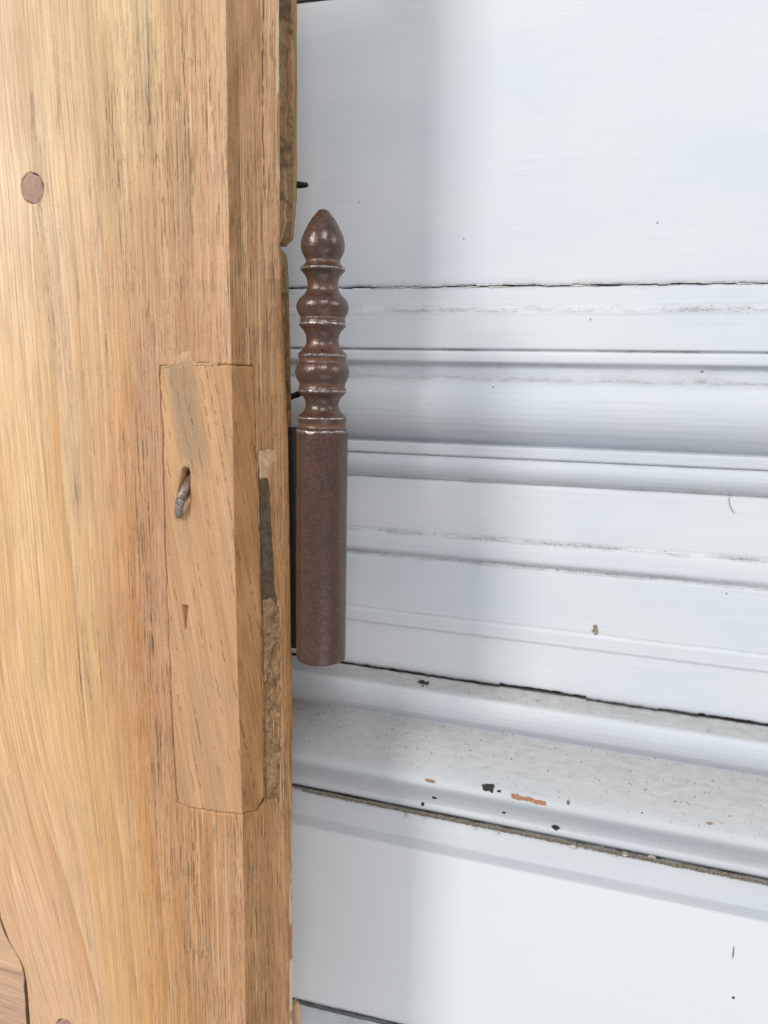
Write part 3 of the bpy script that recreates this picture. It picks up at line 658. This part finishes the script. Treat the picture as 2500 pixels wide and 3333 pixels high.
brown_shade = ext((region == 1) * 1.0 + (region == 2) * np.where(facefrac < 0.58, 0.95, np.where(Z < 75, 0.70 + 0.3 * sstep(facefrac, .8, .95), 0.45)), 2, 3) * (0.90 - 0.15 * sstep(-Z2, 95, 115)) * (0.8 + 0.5 * fnoise2(X2, Z2, 333, .12, .02, 3))  # chamfer browned in colour to stand for shade on its right-facing side
# board colour with light falloff painted in, read across the grain (mm) at five heights
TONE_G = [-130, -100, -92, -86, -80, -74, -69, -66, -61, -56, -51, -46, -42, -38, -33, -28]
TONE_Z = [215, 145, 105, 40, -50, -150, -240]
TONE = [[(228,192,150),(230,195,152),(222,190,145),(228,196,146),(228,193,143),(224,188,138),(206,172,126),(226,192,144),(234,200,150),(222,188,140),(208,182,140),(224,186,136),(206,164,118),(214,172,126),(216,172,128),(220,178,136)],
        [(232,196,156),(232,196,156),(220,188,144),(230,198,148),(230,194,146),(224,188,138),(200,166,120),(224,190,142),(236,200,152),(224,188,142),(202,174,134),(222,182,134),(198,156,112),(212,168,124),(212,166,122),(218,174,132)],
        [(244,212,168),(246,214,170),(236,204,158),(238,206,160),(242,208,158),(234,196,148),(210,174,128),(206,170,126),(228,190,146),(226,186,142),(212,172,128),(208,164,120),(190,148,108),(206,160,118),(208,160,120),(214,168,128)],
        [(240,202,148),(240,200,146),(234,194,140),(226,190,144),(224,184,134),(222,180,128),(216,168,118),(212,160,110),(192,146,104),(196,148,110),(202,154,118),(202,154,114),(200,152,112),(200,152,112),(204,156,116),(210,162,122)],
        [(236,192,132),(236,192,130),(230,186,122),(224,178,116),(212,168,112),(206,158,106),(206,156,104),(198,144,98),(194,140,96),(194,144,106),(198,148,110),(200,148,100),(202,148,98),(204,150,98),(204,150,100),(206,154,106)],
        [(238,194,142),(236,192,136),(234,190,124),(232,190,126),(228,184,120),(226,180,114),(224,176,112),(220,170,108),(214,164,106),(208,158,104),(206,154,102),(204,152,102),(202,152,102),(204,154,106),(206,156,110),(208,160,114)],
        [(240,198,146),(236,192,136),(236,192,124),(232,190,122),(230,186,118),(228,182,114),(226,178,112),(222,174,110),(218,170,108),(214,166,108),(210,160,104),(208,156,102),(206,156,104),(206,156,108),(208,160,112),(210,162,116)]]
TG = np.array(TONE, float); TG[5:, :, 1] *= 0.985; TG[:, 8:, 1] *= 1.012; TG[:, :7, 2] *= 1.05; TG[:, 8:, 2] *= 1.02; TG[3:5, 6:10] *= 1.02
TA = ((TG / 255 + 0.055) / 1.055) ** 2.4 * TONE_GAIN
Gx = ext(G, 2, 3)
# year-ring edges: soft brown on one side, a pale clean line on the other
ring_d = np.zeros_like(X2); ring_p = np.zeros_like(X2)
for k, (path, wd, sd, sp_, pw) in enumerate(RINGS):
    path = sorted(path, key=lambda q: q[1]); pz0, pz1 = path[0][1], path[-1][1]
    rows = (z >= pz0) & (z <= pz1)
    if not rows.any(): continue
    zr = z[rows]; xe = np.interp(zr, [q[1] for q in path], [q[0] for q in path]) + 0.9 * (fnoise1(zr, 700 + k, 0.03, 3) - 0.5)
    fade = sstep(np.minimum(zr - pz0, pz1 - zr) / (pz1 - pz0), 0, 0.22)
    d_ = X2[rows] - xe[:, None]
    ring_d[rows] = np.maximum(ring_d[rows], sd * fade[:, None] * np.exp(np.minimum(d_, 0) / wd) * (1 - sstep(d_, -0.15, 0.35)))
    ring_p[rows] = np.maximum(ring_p[rows], sp_ * fade[:, None] * sstep(d_, 0, 0.4) * (1 - sstep(d_, 0.4, pw)))
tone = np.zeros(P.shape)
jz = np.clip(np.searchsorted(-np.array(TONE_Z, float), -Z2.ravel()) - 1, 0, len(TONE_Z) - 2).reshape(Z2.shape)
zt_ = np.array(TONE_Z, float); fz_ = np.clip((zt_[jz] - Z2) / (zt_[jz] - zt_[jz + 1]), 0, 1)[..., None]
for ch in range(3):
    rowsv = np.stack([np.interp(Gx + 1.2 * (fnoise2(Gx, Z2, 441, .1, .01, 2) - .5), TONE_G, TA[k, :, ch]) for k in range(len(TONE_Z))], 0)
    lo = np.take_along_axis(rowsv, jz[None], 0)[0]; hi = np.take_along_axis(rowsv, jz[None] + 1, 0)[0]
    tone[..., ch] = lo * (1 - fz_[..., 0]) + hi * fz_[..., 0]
lip = np.zeros(P.shape[1]); lip[-6:-2] = (.4, .9, 1, .8)
lipm = lip[None, :] * sstep(fnoise1(z, 811, 0.12, 4), 0.38, 0.52)[:, None] * (sstep(-z, 105, 150) + 0.8 * sstep(z, 75, 95))[:, None]
tone = tone * (1 - lipm[..., None]) + lipm[..., None] * np.array([.66, .60, .46]); brown_shade = brown_shade * (1 - lipm)
stile = grid_mesh('stile', P, {'ring_dark': ring_d, 'ring_pale': ring_p, 'grain': GG, 'crack': np.clip(crack, 0, 1), 'grey': grey, 'zone': np.clip(zone, 0, 1.1), 'brown_shade': brown_shade, 'tone': tone}, mat=M_STILE, parent=door, flip=True)

# --- repair patch let into the stile
zp = np.linspace(0, 1, 420)
npf, npb = 130, 26
f1 = np.linspace(0, 1, npf); f2 = np.linspace(0, 1, npb + 1)[1:]
zn = spread(-101.5, 48.7, zp)
PB = np.concatenate(surface(zn, (f1, lambda q: pleft(q) - 0.02 + 0.60 * np.clip(fnoise1(q, 55, 0.08, 3) - 0.35, 0, 1) * sstep(-q, -20, 60)), f2), 1)
xx = PB[..., 0]
PB[..., 2] = spread(pbot(xx) + 0.06, ptop(xx) - 0.05, zp[:, None])
col_i = np.arange(npf + npb)
for k in range(2):
    Q = PB.copy()
    for c in (npf - 2, npf - 1, npf): Q[:, c] = 0.25 * PB[:, c - 1] + 0.5 * PB[:, c] + 0.25 * PB[:, c + 1]
    PB = Q
NB = normals(PB)
if NB[10, 10, 1] > 0: NB = -NB
xx, zz = PB[..., 0], PB[..., 2]
gp = xx + 0.155 * zz + 0.9 * (fnoise2(xx, zz, 81, 0.03, 0.02, 2) - 0.5)
pc = np.zeros_like(xx); pd = np.zeros_like(xx)
# pore rows: strings of short ticks on slanting lines
for k in range(15):
    g0 = -58 + k * 3.3 + r.uniform(-1.2, 1.2)
    wob = 0.8 * (fnoise1(zz, 200 + k, 0.06, 2) - 0.5)
    rowm = np.exp(-((gp - g0 - wob - 0.5 * (noise1(zz, 260 + k, 0.9) - .5)) / (0.22 + 0.10 * r.random())) ** 2)
    tick = sstep(fnoise1(zz + 0.6 * xx, 300 + k, 0.45, 3), 0.36, 0.62) * sstep(fnoise1(zz, 400 + k, 0.05, 2), 0.35, 0.55)
    pc = np.maximum(pc, 0.56 * rowm * tick); pd = np.maximum(pd, 0.34 * rowm * tick)
# nail hole with torn fibres, and a second small notch below
hx, hz = HOLE1[0]
cx = hx + 0.14 * (zz - hz) * 0.7
hole = np.exp(-(((xx - cx - 0.2) / (1.15 + 0.06 * np.clip(hz - zz + 4, 0, 20))) ** 4)) * sstep(zz, hz - 13, hz - 8) * (1 - sstep(zz, hz + 2.4, hz + 4.4 + 1.4 * (fnoise1(xx, 71, 1.6, 2) - 0.5)))
hole2x, hole2z = HOLE2[0]
h2 = np.exp(-(((xx - hole2x - 0.02 * (zz - hole2z)) / np.interp(zz, [hole2z - 6.5, hole2z - 2, hole2z + 2], [.25, .5, 1.05])) ** 4)) * sstep(zz, hole2z - 7, hole2z - 5.5) * (1 - sstep(zz, hole2z + 1.6, hole2z + 2.3))
pd += 6.0 * hole * np.clip(0.25 + 0.75 * sstep(zz, hz - 9, hz - 1), 0, 1) + 1.8 * h2
pc = np.maximum(pc, 1.0 * hole * sstep(zz, hz - 5, hz - 1.5)); pc = np.maximum(pc, 0.8 * h2 * fnoise2(xx, zz, 88, 1.1, .6))
torn = np.exp(-((xx - cx) / 2.0) ** 2) * np.exp(-((zz - hz - 4.4) / 1.6) ** 2)
pd -= 0.5 * torn * (1 - hole) * fnoise1(xx, 91, 2.2, 2)
pg = 1.1 * np.exp(-((gp + 37.8) / 5.0) ** 4) * sstep(zz, 8, 24) * sstep(fnoise2(xx, zz, 95, 0.3, 0.03, 3), 0.25, 0.5)
pg = np.maximum(pg, 0.5 * np.exp(-((xx - hx) / 3) ** 2 - ((zz - hz + 16) / 10) ** 2))
bd = np.minimum.reduce([xx - xx[:, :1], (zp * 150)[:, None] + 0 * xx, ((1 - zp) * 150)[:, None] + 0 * xx, 30 + 0 * xx])
pd += (0.25 + 1.1 * sstep(fnoise2(xx, zz, 98, .05, .05, 3), .42, .62) * (0.35 + 0.65 * sstep(-zz, 0, 60))) * (1 - sstep(bd, 0.0, 0.38)) - 0.06 + 0.25 * (fnoise2(xx, zz, 99, 0.05, 0.02, 3) - 0.5)
PB = PB - NB * pd[..., None]
pz_ = 0.35 + 0.5 * np.concatenate([np.zeros(npf), np.ones(npb)])[None, :] + 0 * xx
grid_mesh('repair_patch', PB, {'grain': np.stack([gp, zz, 0 * zz], -1), 'crack': np.clip(pc, 0, 1), 'grey': pg, 'zone': pz_, 'brown_shade': 0.95 * np.concatenate([np.zeros(npf), np.ones(npb)])[None, :] * (0.5 + 0.8 * fnoise2(xx, zz, 335, .15, .03, 3))}, mat=M_PATCH, parent=door, flip=True)  # band of the patch carries the same painted chamfer shade

# putty smeared along the top joint of the patch
tx = np.linspace(-51, -31, 90); tv = np.linspace(0, 1, 22)
TX, TV = np.meshgrid(tx, tv)
hgt = (0.9 + 5.2 * sstep(fnoise1(tx, 147, 0.16, 3), 0.30, 0.80) * np.sin(np.pi * np.clip((tx + 51) / 20, 0, 1)) ** .6)[None, :]
TZ = ptop(TX) - 0.7 + TV * hgt
lift = 0.60 * np.sin(np.pi * np.clip(TV, 0, 1)) ** 0.5 * (0.35 + fnoise2(TX, TZ, 145, .5, .5, 3)) - 0.22
lift = lift - 0.8 * (TV == 0) - 0.8 * (TV == 1)
PT = np.stack([TX, -8.0 - lift, TZ], -1)
grid_mesh('putty_smear', PT, {'grain': np.stack([TX, TZ, 0 * TX], -1), 'crack': 0 * TX, 'grey': 0.25 * fnoise2(TX, TZ, 146, .5, .5, 3), 'zone': 0 * TX + .6, 'brown_shade': 0 * TX, 'tone': np.zeros(TX.shape + (3,)) + np.array([.60, .37, .20])}, mat=M_STILE, parent=door, flip=True)

# --- hinge mortise in the chamfer: iron plate and gritty filler
def face_strip(z0, z1, nz, f0, f1, nfc, lift, name, mat, extra=None):
    zz_ = np.linspace(z0, z1, nz); fr = np.linspace(f0, f1, nfc)
    S_ = surface(zz_, None, None, fr)[0]
    N_ = normals(S_)
    if N_[2, 2, 1] > 0: N_ = -N_
    S_ = S_ + N_ * lift(S_[..., 0], S_[..., 2], (fr - f0)[None, :] / (f1 - f0) + 0 * S_[..., 0], (zz_ - z0)[:, None] / (z1 - z0) + 0 * S_[..., 0])[..., None]
    a = {'rust': 0 * S_[..., 0] + .15, 'edge': 0 * S_[..., 0]}
    return grid_mesh(name, S_, a, mat=mat, parent=door, flip=True)
face_strip(-32, 17, 90, 0.02, 0.66, 16, lambda x, z_, u, v: -0.40 - 0.15 * u + 0.12 * (fnoise2(x, z_, 151, .6, .2) - .5), 'mortise_plate', M_PLATE)
def rough_lift(x, z_, u, v):
    n = fnoise2(x, z_, 161, 0.55, 0.40, 5)
    side = sstep(u, 0, 0.16) * (1 - sstep(u, 0.80, 1.0)) * sstep(v, 0, 0.03) * (1 - sstep(v, 0.92, 1.0))
    return -1.3 + side * (0.80 + 1.0 * (n - 0.40)) - 0.7 * sstep(fnoise2(x, z_, 171, 0.35, 0.15, 3), 0.62, 0.72)
face_strip(-99, -22, 260, 0.0, 0.80, 36, rough_lift, 'filler', M_FILLER)
face_strip(12.5, 25.5, 70, 0.0, 0.86, 34, lambda x, z_, u, v: -1.0 + sstep(u, 0, .15) * (1 - sstep(u, .75, 1)) * (1 - sstep(v, .75, 1)) * sstep(v + 0.25 * np.abs(u - .35), .0, .16) * (0.85 + 0.7 * (fnoise2(x, z_, 163, .5, .4, 4) - .4)), 'filler', M_SAND)

# --- rail tenoned in at the foot, with a moulded top edge
RP = [(-164, -2.0), (-166, -3.4), (-168, -4.6), (-171, -5.4), (-175, -5.9), (-179, -6.2), (-182, -6.6), (-183.5, -7.2), (-185, -7.8), (-186.6, -7.9), (-188, -7.2), (-189.4, -6.6), (-191, -6.9), (-194, -7.4), (-200, -7.5), (-215, -7.5), (-240, -7.5)]
rz, ry, _ = densify([(a, b, 0) for a, b in RP], 0.7)
gapw = 0.91 * (ry + 8) + np.interp(rz, [-240, -193, -189, -184, -175, -164], [1.5, 1.3, 0.5, 0.7, 1.6, 2.0])
fx = np.linspace(0, 1, 90) ** 0.8
RX = spread(-215.0, (stile_left(rz) - gapw + 0.3 * (fnoise1(rz, 181, .4, 3) - .5))[:, None], fx[None, :])
RZ = np.repeat(rz[:, None], 90, 1); RY = np.repeat(ry[:, None], 90, 1) + 0.5 * (fnoise2(RX, RZ, 185, .12, .25, 4) - .5)
end = RX[:, -1:] - 0.05
RPt = np.concatenate([np.stack([RX, RY, RZ], -1), np.stack([end, RY[:, -1:] + 6, RZ[:, -1:]], -1)], 1)
gr = np.stack([RPt[..., 2] + 0.08 * RPt[..., 0], RPt[..., 0], 0 * RPt[..., 0]], -1)
rail_zone = np.where(RPt[..., 2] > -188, 0.15, 0.8)
grid_mesh('rail', RPt, {'grain': gr, 'crack': np.maximum(0.4 * sstep(fnoise2(RPt[..., 2], RPt[..., 0], 191, 1.0, .05, 2), .75, .88), (np.arange(91) >= 89)[None, :] * 1.0), 'grey': 0.2 * np.exp(-((RPt[..., 2] + 176) / 5) ** 2) + 0.25 * np.exp(-((RPt[..., 2] + 188.5) / 1.0) ** 2), 'zone': rail_zone}, mat=M_RAIL, parent=door, flip=False)
# panel behind stile and rail
pv = np.linspace(-200, 215, 40); pu = np.linspace(-215, -120, 20)
U, Vv = np.meshgrid(pu, pv)
grid_mesh('panel', np.stack([U, 0 * U - 1.0, Vv], -1), {'grain': np.stack([U, Vv, 0 * U], -1), 'crack': 0 * U, 'grey': 0 * U, 'zone': 0 * U + .5, 'tone': np.zeros(U.shape + (3,)) + np.array([.62, .39, .19])}, mat=M_STILE, parent=door, flip=True)

# --- pegs
for i, (px, pz) in enumerate(PEG):
    nseg = 64; rp = random.Random(60 + i)
    wobble = [rp.uniform(-.22, .22) for _ in range(9)]
    def rad(t): return 4.62 * math.cos(math.pi / 6) / math.cos(((t + 0.35) % (math.pi / 3)) - math.pi / 6) + np.interp((t / (2 * math.pi) * 9) % 9, range(10), wobble + wobble[:1])
    prof_ = [(1.0, 2.0), (1.0, -7.6), (0.97, -8.1), (0.9, -8.25), (0.8, -8.3), (0.7, -8.3), (0.6, -8.3), (0.5, -8.3), (0.4, -8.3), (0.3, -8.3), (0.2, -8.3), (0.1, -8.3), (0.02, -8.3)]
    Pq = np.zeros((len(prof_), nseg, 3))
    for a, (s, y) in enumerate(prof_):
        for k in range(nseg):
            t = 2 * math.pi * k / nseg; q = rad(t) * s
            x_, z_ = q * math.cos(t), q * math.sin(t)
            dstep = 0.11 * max(0.0, x_ * 0.80 - z_ * 0.60) + 0.02 * max(0.0, z_ * 0.60 - x_ * 0.80)   # two facets left by the chisel
            Pq[a, k] = (px + x_ * 0.95, y + (0.10 + dstep if y < -8 else 0), pz + z_ * 1.08)
    grid_mesh('wooden_peg', Pq, wrap=True, mat=M_PEG, parent=door, smooth=False, flip=True)

# --- bent nail standing out of the patch
kp = np.array([(hx + 0.7, -3.0, hz + 2.2), (hx + 0.6, -6.6, hz - 0.6), (hx + 0.35, -8.6, hz - 2.8), (hx - 0.3, -9.7, hz - 5.2), (hx - 1.0, -9.9, hz - 8.0), (hx - 1.6, -9.5, hz - 10.4), (hx - 2.0, -9.0, hz - 12.2)])
kt = np.linspace(0, 6, 25); kr = np.interp(kt, range(7), [1.15, 1.3, 1.45, 1.5, 1.4, 1.2, .75]); kr[-1] = .3
pts = [tuple(np.interp(kt[q], range(7), kp[:, c]) for c in range(3)) for q in range(25)]
for _q in range(2): pts = [pts[0]] + [tuple((np.array(pts[q - 1]) + 2 * np.array(pts[q]) + np.array(pts[q + 1])) / 4) for q in range(1, 24)] + [pts[-1]]
o = tube('bent_nail', pts, list(kr), M_NAIL, door, 12, 0.03, 4, {'rust': np.repeat(np.interp(kt, [0, 2, 4, 6], [.9, .5, .2, .3]), 12), 'edge': np.repeat(np.interp(kt, [0, 2, 4, 6], [0, .2, .55, .4]), 12)})
o['label'] = 'worn steel nail bent downwards out of its torn hole'

# --- rough rebate edge behind the stile, cut away at the hinge
def rebate(name, z0, z1, nz, x_out, y0, y1, seed, taper_end, green):
    zz_ = np.linspace(z0, z1, nz); nu = 44; u = np.linspace(0, 1, nu)
    ZZ = np.repeat(zz_[:, None], nu, 1); UU = np.repeat(u[None, :], nz, 0)
    # front part faces out beside the stile, then rolls round to the back
    w = sstep(UU, 0.55, 1.0)
    XX = x_out(zz_)[:, None] - 1.6 + 1.7 * UU ** 0.7 - 1.6 * w ** 3
    YY = spread(y0, y1(zz_)[:, None], UU)
    roughm = (1 - sstep(UU + 0.22 * (fnoise1(ZZ, seed + 5, 0.25, 3) - .5), 0.52, 0.68))
    n = fnoise2(ZZ, UU * 12, seed, 0.30, 0.14, 5)
    XX = XX + roughm * (2.4 * (n - 0.5) - 0.45) + 0.25 * (fnoise2(ZZ, UU * 10, seed + 3, .2, .3, 3) - .5)
    ends = np.minimum((zz_ - z0), 50.0) if taper_end == 'low' else np.minimum(z1 - zz_, 50.0)
    XX = XX - (1.8 * (1 - sstep(ends, 0, 3.2)) ** 2)[:, None] * (0.3 + UU)
    cr = 0.75 * roughm * sstep(fnoise2(ZZ, UU * 10, seed + 9, .30, .14, 4), 0.50, 0.66)
    gy = np.clip(roughm * 0.16 * fnoise1(ZZ, seed + 31, 0.12, 3) + green * (1 - sstep(np.abs(ends)[:, None] + 0 * UU, 4, 22)), 0, 1)
    first = np.stack([XX[:, :1] * 0 - 30, YY[:, :1], ZZ[:, :1]], -1); last = np.stack([XX[:, -1:] * 0 - 30, YY[:, -1:] + .4, ZZ[:, -1:]], -1)
    Pm = np.concatenate([first, np.stack([XX, YY, ZZ], -1), last], 1)
    capz = Pm[:1].copy() if taper_end == 'low' else Pm[-1:].copy()
    capz[..., 0] = -30
    Pm = np.concatenate([capz, Pm], 0) if taper_end == 'low' else np.concatenate([Pm, capz], 0)
    def e(A): 
        A = ext(A, 1, 1); return np.concatenate([A[:1], A], 0) if taper_end == 'low' else np.concatenate([A, A[-1:]], 0)
    gg = np.stack([e(UU * 12), e(ZZ), 0 * e(ZZ)], -1)
    return grid_mesh(name, Pm, {'grain': gg, 'crack': e(cr), 'grey': e(gy), 'zone': e(0.1 + 0.9 * roughm), 'brown_shade': e(0.55 * roughm)}, mat=M_LIP, parent=door, flip=True)
o = rebate('rebate_strip', 86.6, 215, 380, lambda q: -13.0 + 0.0 * q - 0.3 * sstep(-q, -100, -86), 0.7, lambda q: 15.5 - 2.5 * (1 - sstep(q, 87, 104)), 211, 'low', 0.15)
o['label'] = 'rough dirty back edge of the stile above the hinge notch'
o = rebate('rebate_strip', 18, 84.8, 260, lambda q: np.interp(q, [18, 30, 60, 85], [-11.0, -11.2, -12.2, -13.4]), 0.9, lambda q: np.interp(q, [18, 36, 60, 78, 85], [1.8, 4.5, 5.6, 7.0, 6.0]), 221, 'high', 0.9)
o['label'] = 'greenish back edge of the stile beside the finial'

# --- black nail ends sticking out past the edge, and a broken block at the foot
a, b, c, d = (Vector(v) for v in NAILS)
zi = {'rust': [.1] * 70, 'edge': [0.0] * 70}
tube('nail_end', [a + Vector((-6, 0, .4)), a + Vector((0, 0, .3)), a.lerp(b, .3) + Vector((0, 0, .1)), a.lerp(b, .55), a.lerp(b, .8) + Vector((0, 0, -.05)), b, b + Vector((.35, 0, 0))], [1.2, 1.35, 1.15, .95, .9, .75, .3], M_DARK, door, 10, .16, 5, zi)
tube('nail_end', [c + Vector((-5, 0, -1)), c, c.lerp(d, .3) + Vector((0, 0, .25)), c.lerp(d, .55), c.lerp(d, .8) + Vector((0, 0, .1)), d, d + Vector((1.5, 1, .8))], [1.0, 1.0, 1.1, .9, .95, .9, .4], M_DARK, door, 10, .16, 6, zi)
c0 = Vector(CORNER[0])
rb = random.Random(9)
V = []; F = []
NZ, NT = 14, 14
for i in range(NZ):
    zc_ = c0.z - 1.0 - i * 2.4
    rr = 2.6 * min(1, 0.35 + i * 0.35)
    for k in range(NT):
        t = 2 * math.pi * k / NT; q = rr * rb.uniform(.85, 1.12)
        V.append((c0.x + 0.6 + q * math.cos(t), 14 + q * math.sin(t), zc_ + rb.uniform(-.5, .5)))
for i in range(NZ - 1):
    for k in range(NT): F.append((i * NT + k, i * NT + (k + 1) % NT, (i + 1) * NT + (k + 1) % NT, (i + 1) * NT + k))
F.append(tuple(range(NT)))
Vn = np.array(V)
poly_mesh('broken_block', V, F, M_RAIL, door, True, {'grain': np.stack([Vn[:, 0], Vn[:, 2], 0 * Vn[:, 0]], -1), 'zone': np.full(len(V), .7), 'crack': np.zeros(len(V)), 'grey': np.full(len(V), .15)})

# ---------------------------------------------------------------- the hinge
hinge = thing('hinge', 'brown iron barrel hinge with turned finial at the edge of the door', 'hinge')
fz = np.array([p[0] for p in FINIAL]); fr_ = np.array([p[1] for p in FINIAL])
# resample the turned outline finely with a smooth curve, keep its crisp rings
def catmull(p, n=9):
    p = np.array(p, float); p = np.concatenate([[2 * p[0] - p[1]], p, [2 * p[-1] - p[-2]]]); out = []
    for i in range(1, len(p) - 2):
        for t in np.arange(n) / n:
            out.append(0.5 * ((2 * p[i]) + (p[i + 1] - p[i - 1]) * t + (2 * p[i - 1] - 5 * p[i] + 4 * p[i + 1] - p[i + 2]) * t ** 2 + (3 * p[i] - p[i - 1] - 3 * p[i + 1] + p[i + 2]) * t ** 3))
    out.append(p[-2]); return np.array(out)
cm = catmull(np.stack([fz, fr_], -1))
s_ = np.concatenate([[0], np.cumsum(np.hypot(*np.diff(cm, axis=0).T) + 1e-6)])
ss = np.linspace(0, s_[-1], 700)
Zl = np.interp(ss, s_, cm[:, 0]); Rl = np.interp(ss, s_, cm[:, 1])
ker = np.array([1, 2, 3, 4, 3, 2, 1]) / 16.0
for _k in range(3):
    Rl = np.convolve(np.pad(Rl, 3, 'edge'), ker, 'valid'); Zl = np.convolve(np.pad(Zl, 3, 'edge'), ker, 'valid')
Rl[0] = 0.02
edge_l = np.zeros_like(Zl); rust_l = np.zeros_like(Zl)
for zc_, w_, a_ in EDGES: edge_l = np.maximum(edge_l, a_ * np.exp(-((Zl - zc_) / w_) ** 2))
for zc_, w_, a_ in RUST: rust_l = np.maximum(rust_l, a_ * np.exp(-((Zl - zc_) / w_) ** 2))
NS = 96
th = np.linspace(0, 2 * math.pi, NS, endpoint=False)
def lathe(name, Zp, Rp, rust, edge, seed, amp, mat):
    TH, ZZ_ = np.meshgrid(th, Zp); RR = np.repeat(Rp[:, None], NS, 1)
    cx_, sy_ = np.cos(TH), np.sin(TH)
    dent = fnoise2(cx_ * 10 + 3 * sy_, ZZ_ + 7 * sy_, seed, 0.30, 0.30, 3) - 0.5
    E_ = np.repeat(edge[:, None], NS, 1)
    chip = sstep(fnoise2(cx_ * 12 + 5 * sy_, ZZ_ * 0.6 + 9 * sy_, seed + 7, 0.45, 0.5, 3), 0.55, 0.75)
    RR = np.maximum(RR + amp * dent * np.clip(RR / 4, 0, 1) - 0.22 * chip * E_, 0.02)
    Pm = np.stack([RR * cx_, RR * sy_, ZZ_ + 0.10 * E_ * (fnoise2(cx_ * 9, sy_ * 9, seed + 9, .5, .5, 2) - .5) * 3], -1)
    return grid_mesh(name, Pm, {'rust': np.repeat(rust[:, None], NS, 1), 'edge': E_}, wrap=True, mat=mat, parent=hinge, flip=True)
lathe('finial', Zl, Rl, rust_l, edge_l, 5, 0.28, M_HINGE)
b0, b1 = BARREL_Z[0], BARREL_Z[1] - 0.7
Zb = np.concatenate([[b0 + .06, b0 + .06, b0 - .0, b0 - .12, b0 - .35], np.linspace(b0 - 1, b1 + 1.2, 160), [b1 + .6, b1 + .25, b1 + .08, b1, b1]])
Rb = np.concatenate([[7.0, 7.75, 7.95, 8.05, 8.08], np.full(160, 8.08), [8.06, 7.95, 7.75, 7.4, 0.1]])
eb = np.zeros(len(Zb)); eb[1:5] = (.7, 1, .9, .4); rb_ = 0 * Zb
lathe('barrel', Zb, Rb, rb_, eb, 9, 0.10, M_HINGE)
# the leaf runs from the barrel into the mortise
lz = np.linspace(b0 + 0.2, b1 + 1.6, 120)
sect = [(-7.0, 3.4), (-8.6, 1.6), (-14.0, 1.2), (-20.0, 1.2), (-20.0, 3.9), (-14.0, 3.9), (-8.6, 3.9), (-7.0, 4.6)]
LP = np.array([[(x_ + 0.12 * (noise1(q, 7, .5) - .5), y_ + .15 * (noise1(q, 8, .4) - .5), q) for x_, y_ in sect] for q in lz])
LP = np.concatenate([LP[:1].mean(1, keepdims=True).repeat(len(sect), 1), LP, LP[-1:].mean(1, keepdims=True).repeat(len(sect), 1)], 0)
grid_mesh('leaf', LP, {'rust': 0 * LP[..., 0] + .1, 'edge': 0 * LP[..., 0]}, wrap=True, mat=M_DARK, parent=hinge, smooth=False, flip=False)
